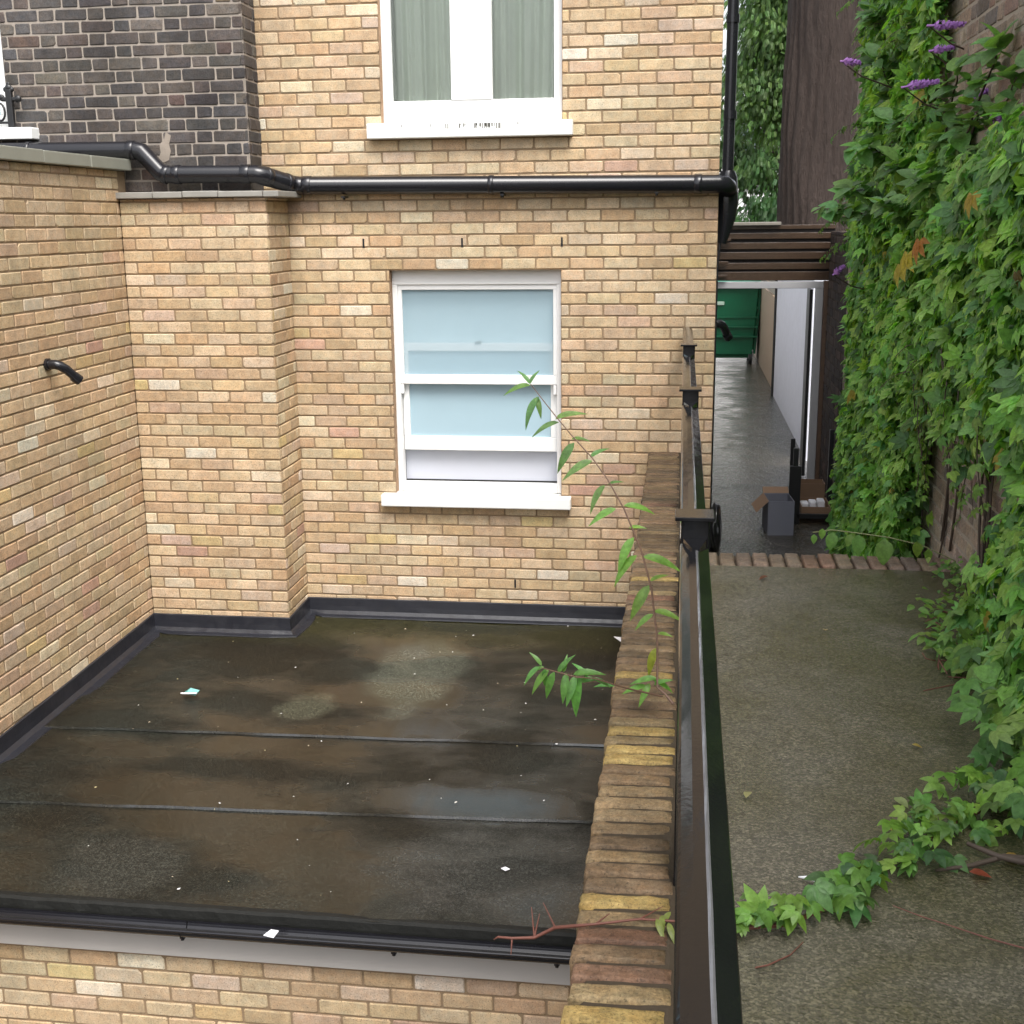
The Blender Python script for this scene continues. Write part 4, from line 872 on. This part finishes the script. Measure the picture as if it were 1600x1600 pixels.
# red bare stem end over the parapet and gutter
re_ = empty('bare_creeper', (-.2, 2.5, CT), 'bare red creeper stem reaching over the parapet above the gutter', 'creeper')
rs = MB(); pts = [at(1062, 1440, Z=CT+.01), at(1000, 1436, Z=CT+.012), at(930, 1444, Z=CT+.012), at(896, 1447, Z=CT+.004)]; pts += [Vector((-.26, 2.49, CT-.05)), at(835, 1465, Z=CT-.075), at(800, 1466, Z=CT-.085), at(778, 1464, Z=CT-.08), at(772, 1468, Z=CT-.10)]
rs.tube(pts, [.003, .003, .003, .0035, .004, .004, .0032, .0025, .0015], 6)
for (i, dx, dy, dz) in ((5, -.01, .03, .06), (5, .01, .02, .05), (4, -.03, .02, .05), (6, .0, -.02, -.03), (2, .03, .03, .01), (1, .05, .05, .005)): rs.tube([pts[i], pts[i]+Vector((dx, dy, dz))], [.0025, .001], 5)
rs.build('stem', M['redstem'], re_)
yl = []; r = random.Random(12)
for (px_, py_) in ((1035, 1430), (1044, 1442), (1026, 1436), (1048, 1425)): yl.append((at(px_, py_, Z=CT+.02), rot_basis(Vector((r.uniform(-1, 1), -1, -.3)), Vector((-.2, -.4, 1))), .05, (.20, .24, .05)))
scatter('leaves', LANCE, yl, M['leaf'], re_)

# young weeds at the walkway edge and the long shoot reaching over it
wd = empty('ground_weeds', (1.05, 4.5, SZ), 'small leafy weeds growing at the foot of the right wall', 'weeds')
r = random.Random(31); it = []; rs = MB()
for k in range(230):
    t_ = r.random(); px_ = 1440+130*t_+r.uniform(-18, 18); py_ = 945+t_*120+r.uniform(-30, 45)
    it.append((at(px_, py_, Z=SZ+.02+.05*r.random()), rot_basis(Vector((r.uniform(-1, 1), r.uniform(-1, .6), r.uniform(-.3, .3))), Vector((r.uniform(-.4, .3), r.uniform(-.5, .2), 1))), r.uniform(.022, .05), jcol(r, r.choice(GREENS[2:5]), .25)))
for k in range(170):
    it.append((Vector((1.22-abs(r.gauss(0, .07)), r.uniform(4.2, 5.4), SZ+.01+.1*r.random())), rot_basis(Vector((r.uniform(-1, .3), r.uniform(-1, .6), r.uniform(-.3, .3))), Vector((-.5, -.4, 1))), r.uniform(.02, .045), jcol(r, r.choice(GREENS[1:5]), .25)))
scatter('leaves', OVATE, it, M['leaf'], wd)
for k in range(14):
    a = at(r.uniform(1450, 1560), r.uniform(960, 1060), Z=SZ+.01); rs.tube([a, a+Vector((r.uniform(-.1, .1), r.uniform(-.1, .1), .03)), a+Vector((r.uniform(-.16, .1), r.uniform(-.2, .1), .02))], .002, 5)
rs.build('stems', M['redstem'], wd)
sh = empty('creeper_shoot', (1.1, 5.75, SZ), 'pale green creeper shoot arching over the brick edge of the walkway', 'creeper')
pts = [at(x, y, Y=5.5+.2*i/6) for i, (x, y) in enumerate(((1560, 930), (1500, 880), (1440, 852), (1390, 840), (1340, 833), (1300, 828), (1270, 832)))]
rs = MB(); rs.tube(pts, .003, 6); rs.build('stem', M['greenstem'], sh); it = []
for (px_, py_, s_) in ((1302, 832, .085), (1340, 836, .10), (1382, 842, .125), (1432, 846, .075), (1285, 826, .05), (1272, 835, .045), (1495, 880, .08), (1540, 910, .08), (1330, 835, .06), (1450, 858, .06)):
    it.append((at(px_, py_, Y=5.52), rot_basis(Vector((r.uniform(-.35, .25), -.25, -1)), Vector((r.uniform(-.2, .2), -1, .45))), s_, jcol(r, (.16, .30, .07), .12)))
scatter('leaves', OVATE, it, M['leaf'], sh)

# sapling on the parapet
sg = empty('sapling', (-.02, 3.62, CT), 'thin leafy buddleia sapling sprouting from the brick coping by the rail', 'plant')
rs = MB(); r = random.Random(21)
SP = [(1052, 1100, 3.58), (1040, 1085, 3.6), (1027, 1074, 3.62), (1027, 1000, 3.65), (1018, 920, 3.68), (1002, 860, 3.7), (975, 795, 3.72), (950, 750, 3.75), (925, 715, 3.78), (893, 680, 3.8), (868, 650, 3.82), (842, 617, 3.84), (829, 600, 3.85)]
pts = [at(x, y, Y=Y) for x, y, Y in SP]; rs.tube(pts, [.0055, .0045, .0036, .0033, .003, .0028, .0026, .0024, .0022, .002, .0018, .0015, .001], 7)
LV = [(1026, 1060, -.9, .1, .085), (1020, 1062, .8, -.2, .075), (1015, 1068, -.3, -.4, .08), (1010, 1072, -1, .0, .08), (1022, 1070, .6, .5, .06), (1026, 1040, -.1, 1.0, .0), (1026, 1012, -.35, -.9, .10),
      (1022, 955, .9, .1, .095), (1020, 960, -.7, -.3, .075), (1014, 915, -.55, -.85, .125), (1016, 908, .6, .5, .06), (1005, 870, .98, .05, .125), (995, 868, -.7, -.5, .12), (990, 840, -.6, -.85, .12), (983, 825, .7, .3, .055),
      (962, 795, -.95, -.25, .10), (975, 790, 1, .1, .10), (945, 758, -.8, -.7, .10), (950, 757, .6, .45, .05), (925, 720, -1, -.3, .11), (922, 715, .7, .6, .07), (897, 692, -.75, -.85, .11), (893, 686, .6, .2, .06), (873, 660, -1, -.15, .10), (868, 655, .9, .55, .10), (842, 620, -.6, -.8, .11), (838, 620, .25, -.7, .07), (829, 602, -.95, .05, .09), (828, 600, -.5, .9, .06), (828, 600, .4, .9, .055), (1028, 990, .5, .2, .05)]
it = []
for (px_, py_, dx, dy, L) in LV:
    if L <= 0: continue
    base = at(px_, py_, Y=3.66+(1075-py_)/475*.2); tip = _x*dx+_y*dy+Vector((r.uniform(-.1, .1), r.uniform(-.45, -.05), 0)); nrm = Vector((r.uniform(-.3, .3), -.55, .9))
    c_ = (.17, .34, .065) if py_ > 780 else (.13, .25, .08)
    if (px_, py_) == (1026, 1012): c_ = (.33, .36, .05)
    it.append((base, rot_basis(tip, nrm), L*.95, jcol(r, c_, .15)))
SB = [(1035, 1088, 3.6), (990, 1078, 3.55), (960, 1070, 3.5), (930, 1060, 3.46), (900, 1058, 3.44), (870, 1050, 3.42), (845, 1043, 3.4)]
p2 = [at(x, y, Y=Y) for x, y, Y in SB]; rs.tube(p2, [.0035, .003, .0026, .0023, .002, .0017, .0013], 6)
for (px_, py_, dx, dy, L) in ((960, 1072, -.9, .3, .06), (930, 1062, -.95, .15, .08), (925, 1060, .9, -.1, .06), (905, 1058, -.2, -.95, .115), (900, 1056, -.35, -.8, .09), (885, 1052, -.15, -1, .085), (872, 1052, .35, .75, .07), (866, 1050, -.35, -.8, .085), (858, 1046, -.75, -.6, .085), (850, 1042, -.9, -.1, .05), (846, 1040, -.3, .6, .05), (843, 1042, -.8, -.5, .07), (918, 1058, -.5, .75, .06), (896, 1054, .8, .35, .09), (880, 1050, .2, .9, .05), (850, 1045, .1, -.9, .06)):
    it.append((at(px_, py_, Y=3.42+(px_-845)/115*.09), rot_basis(_x*dx+_y*dy+Vector((0, r.uniform(-.5, .1), 0)), Vector((r.uniform(-.2, .2), -.5, .9))), L, jcol(r, (.11, .26, .065), .2)))
scatter('leaves', LANCE, it, M['leaf'], sg); rs.build('stem', plain('sapling_stem', (.13, .075, .05), .6, .3, 60), sg)

# ------------------------------------------------------------------ trees and far house beyond the gate
tr = empty('plane_tree', (1.93, 18.5, GZ), 'massive dark tree trunk rising behind the alley gate', 'tree')
mb = MB(); ns, nr = 160, 110; v = []
for j in range(nr+1):
    z = GZ+15.5*j/nr
    for i in range(ns):
        a = 2*math.pi*i/ns; rad = .575
        rad += .028*abs(math.sin(a*13+2.2*noise.noise(Vector((math.cos(a)*2, math.sin(a)*2, z*.9)))))-.014+.02*noise.noise(Vector((math.cos(a)*7, math.sin(a)*7, z*1.3)))+.012*noise.noise(Vector((math.cos(a)*18, math.sin(a)*18, z*4)))+.05*noise.noise(Vector((math.cos(a)*1.2, math.sin(a)*1.2, z*.6)))
        v.append((1.93+rad*math.cos(a)+0*z, 18.5+rad*math.sin(a), z))
mb.add(v, [(j*ns+i, j*ns+(i+1) % ns, (j+1)*ns+(i+1) % ns, (j+1)*ns+i) for j in range(nr) for i in range(ns)], smooth=True); mb.build('trunk', M['bark'], tr)
mb = MB(); r = random.Random(2)
for k in range(5): a = k*1.3; mb.tube([(2.13, 18.5, 12.6), (2.13+math.cos(a)*1.2, 18.5+math.sin(a)*1.2, 14.4), (2.13+math.cos(a)*3, 18.5+math.sin(a)*3, 16.2)], [.3, .2, .08], 8)
mb.build('limbs', M['bark'], tr)
it = []
for k in range(1400):
    d = Vector((r.gauss(0, 1), r.gauss(0, 1), r.gauss(0, .6))).normalized()*r.uniform(1.2, 3.6); it.append((Vector((2.3, 18.7, 16.5))+d, rot_basis(Vector((r.uniform(-1, 1), r.uniform(-1, 1), -.6)), Vector((r.uniform(-.5, .5), r.uniform(-.5, .5), 1))), r.uniform(.15, .3), jcol(r, (.05, .12, .03), .3)))
scatter('crown', IVY, it, M['leaf_far'], tr)
def tree(name, x, y, h, cr, n, clusters, label, colr, size, low=.3):
    e = empty(name, (x, y, GZ), label, 'tree', 'trees beyond the alley'); r = random.Random(int(x*31+y*7)); mb = MB()
    mb.tube([(x, y, GZ), (x+.05, y, GZ+h*.35), (x-.05, y, GZ+h*.7), (x, y, GZ+h*.95)], [.18, .14, .09, .03], 10); cs = []
    for k in range(clusters):
        zz = GZ+h*r.uniform(low, 1.0); q = (zz-GZ)/h; rr = cr*math.sin(math.pi*min(1, q*.85+.15))**.6*r.uniform(.35, 1); a = r.uniform(0, 6.28)
        c_ = Vector((x+rr*math.cos(a), y+rr*math.sin(a), zz)); cs.append((c_, r.uniform(.35, .7), r.uniform(.65, 1.35))); mb.tube([(x, y, zz-.5), c_], [.035, .012], 5)
    mb.build('trunk', M['bark'], e); it = []
    for k in range(n):
        c_, rad, br = r.choice(cs); d = Vector((r.gauss(0, 1), r.gauss(0, 1), r.gauss(0, .7)))*rad*.6
        it.append((c_+d, rot_basis(Vector((d.x, d.y, -.9+r.uniform(-.4, .4))), Vector((r.uniform(-.6, .6), r.uniform(-.8, .4), 1))), r.uniform(*size), jcol(r, tuple(q*br for q in colr), .25)))
    scatter('crown', PINN, it, M['leaf_far'], e)
tree('leafy_tree', 2.1, 27, 9.0, 1.0, 17000, 100, 'feathery green tree between the downpipe and the big trunk', (.070, .145, .028), (.09, .17), .45)
tree('leafy_tree', 2.6, 34, 9.5, 2.0, 9000, 60, 'paler tree farther off behind the big trunk', (.05, .11, .03), (.13, .24))
tree('leafy_shrub', 1.75, 24.2, 2.7, .75, 5000, 40, 'dark green bushy shrub just above the slatted screen', (.035, .10, .022), (.08, .15))
fh = empty('white_house', (3, 46, GZ), 'distant white house glimpsed between the trees', 'house')
mb = MB(); mb.box((-2, 45.5, GZ), (10, 52, 4.2)); mb.build('wall', M['far_white'], fh)
q = at(1166, 222, Y=45.4); mb = MB(); mb.box((q.x-.38, 45.42, q.z-.45), (q.x+.38, 45.5, q.z+.5)); wn = mb.build('window', M['far_grey'], fh)
mb = MB(); mb.box((q.x-.42, 45.36, q.z-.04), (q.x+.42, 45.419, q.z+.05)); mb.box((q.x-.5, 45.3, q.z-.56), (q.x+.5, 45.5, q.z-.46)); mb.build('frame', M['far_white'], wn)

# ------------------------------------------------------------------ litter
mb = MB(); r = random.Random(63)
for k in range(85):
    x, y = -3.4+3.15*r.random()**.8, 4.55+3.5*r.random()**(.7 if r.random() < .6 else 1.6); s_ = r.choice([.002, .003, .003, .004, .005, .007]); a = r.uniform(0, 3.14); c_ = Vector((x, y, rz(y)+.022 if y > 5.2 else rz(y)+.013)); e1 = Vector((math.cos(a), math.sin(a), r.uniform(-.2, .2)))*s_; e2 = Vector((-math.sin(a), math.cos(a), r.uniform(-.2, .2)))*s_*r.uniform(.4, .9)
    cc = r.choice([(.55, .55, .5), (.5, .42, .3), (.6, .6, .6), (.35, .3, .15)]); mb.add([c_-e1-e2, c_+e1-e2*.6, c_+e1+e2, c_-e1*.7+e2, c_+Vector((0, 0, s_*.6))], [(0, 1, 4), (1, 2, 4), (2, 3, 4), (3, 0, 4)], cc)
m = mat('fallen_petals', rough=.6); t = NT(m); t.base(t.col())
tag(mb.build('petal_litter', m), 'tiny pale petals and specks scattered over the wet felt roof', 'litter', kind='stuff')
def scrap(name, p, pts, m_, label, h=.012):
    mb = MB(); r = random.Random(len(label)); top = [Vector((p.x+a, p.y+b, p.z+.004+h*r.random())) for a, b in pts]; c_ = sum(top, Vector())/len(top)+Vector((0, 0, h)); v = [c_]+top
    v2 = [q_-Vector((0, 0, .003)) for q_ in v]; n = len(pts); f = [(0, i+1, (i+1) % n+1) for i in range(n)]; mb.add(v+v2, f+[tuple(q_+n+1 for q_ in a[::-1]) for a in f]+[(i+1, n+2+i, n+2+(i+1) % n, (i+1) % n+1) for i in range(n)])
    return tag(mb.build(name, m_), label, 'litter')
q = at(298, 1085, Z=rz(6.65)+.02); scrap('wrapper', q, [(-.05, -.01), (-.02, -.03), (.04, -.025), (.055, .01), (.02, .03), (-.03, .02)], M['teal'], 'crumpled teal wrapper on the left of the wet roof', .03)
mb = MB(); mb.tube([q+Vector((-.05, -.025, .015)), q+Vector((-.01, -.035, .02)), q+Vector((.05, -.025, .02))], .006, 6); tag(mb.build('foil_strip', M['paper']), 'shiny white foil strip lying on the teal wrapper', 'litter')
q = at(970, 1000, Z=rz(7.9)+.05); scrap('paper_scrap', q, [(-.05, .03), (.09, .03), (.09, -.09), (.0, -.05)], M['paper'], 'white paper scrap on the roof behind the brick parapet', .01)
q = at(428, 1454, Y=EY-.05); scrap('paper_scrap', Vector((q.x, EY-.088, ZE-.034)), [(-.025, -.02), (.02, -.025), (.03, .015), (-.01, .02)], M['paper'], 'small white scrap caught in the black eaves gutter', .02)
q = at(790, 1360, Z=rz(4.82)+.01); scrap('paper_scrap', q, [(-.02, -.005), (.0, -.01), (.02, .0), (.0, .012)], M['paper'], 'tiny white flake near the front right edge of the roof', .01)
q = at(1268, 1381, Z=SZ+.008); scrap('paper_scrap', q, [(-.03, .012), (.0, .01), (.035, -.012), (.01, -.012)], M['paper'], 'crumpled pale foil scrap on the concrete beside the runner', .012)
r = random.Random(9)
for (px_, py_, c_, L, lb) in ((1170, 1237, (.36, .34, .16), .035, None), (1398, 1246, (.30, .36, .16), .05, 'pale green fallen leaf lying alone on the concrete'), (1385, 1292, (.45, .36, .10), .02, 'small yellow leaf on the concrete by the creeper'), (1575, 1332, (.40, .25, .05), .04, 'orange yellow fallen leaf near the dark twig'), (1515, 1362, (.30, .07, .04), .05, 'red brown fallen leaf by the dark twig'), (1200, 900, (.16, .06, .03), .05, 'curled brown leaf near the brick edge'), (1290, 985, (.4, .32, .15), .03, 'pale yellow leaf at the far end of the concrete'), (1425, 1163, (.4, .3, .08), .03, 'yellow leaf in the middle right of the concrete')):
    o = scatter('fallen_leaf', OVATE, [(at(px_, py_, Z=SZ+.014), rot_basis(Vector((r.uniform(-1, 1), r.uniform(-1, 1), .05)), Vector((r.uniform(-.2, .2), 0, 1))), L, c_)], M['leaf'])
    tag(o, lb or 'straw coloured leaf on the concrete near the black rail', 'leaf', 'fallen leaves on the walkway')
mb = MB(); mb.tube([at(x, y, Z=SZ+z_) for x, y, z_ in ((1462, 1360, .01), (1520, 1352, .015), (1570, 1338, .02), (1640, 1345, .02))], [.004, .006, .007, .008], 6); mb.tube([at(x, y, Z=SZ+.025) for x, y in ((1512, 1318), (1560, 1338), (1620, 1352))], [.006, .008, .009], 6)
tag(mb.build('fallen_twig', M['twig']), 'dark forked twig lying on the concrete under the creeper', 'twig')
mb = MB(); mb.tube([at(x, y, Z=SZ+.008) for x, y in ((1395, 1415), (1440, 1432), (1490, 1448), (1550, 1468), (1640, 1492))], [.001, .0015, .0015, .002, .002], 5); tag(mb.build('dry_tendril', M['redstem']), 'long thin dry red tendril lying flat on the front of the concrete', 'tendril')
mb = MB(); mb.tube([at(x, y, Z=SZ+.008) for x, y in ((1255, 1472), (1235, 1492), (1200, 1508), (1180, 1512))], [.001, .0015, .002, .002], 5)
tag(mb.build('dry_tendril', M['redstem']), 'short dry brown tendril end curling below the creeper runner', 'tendril')
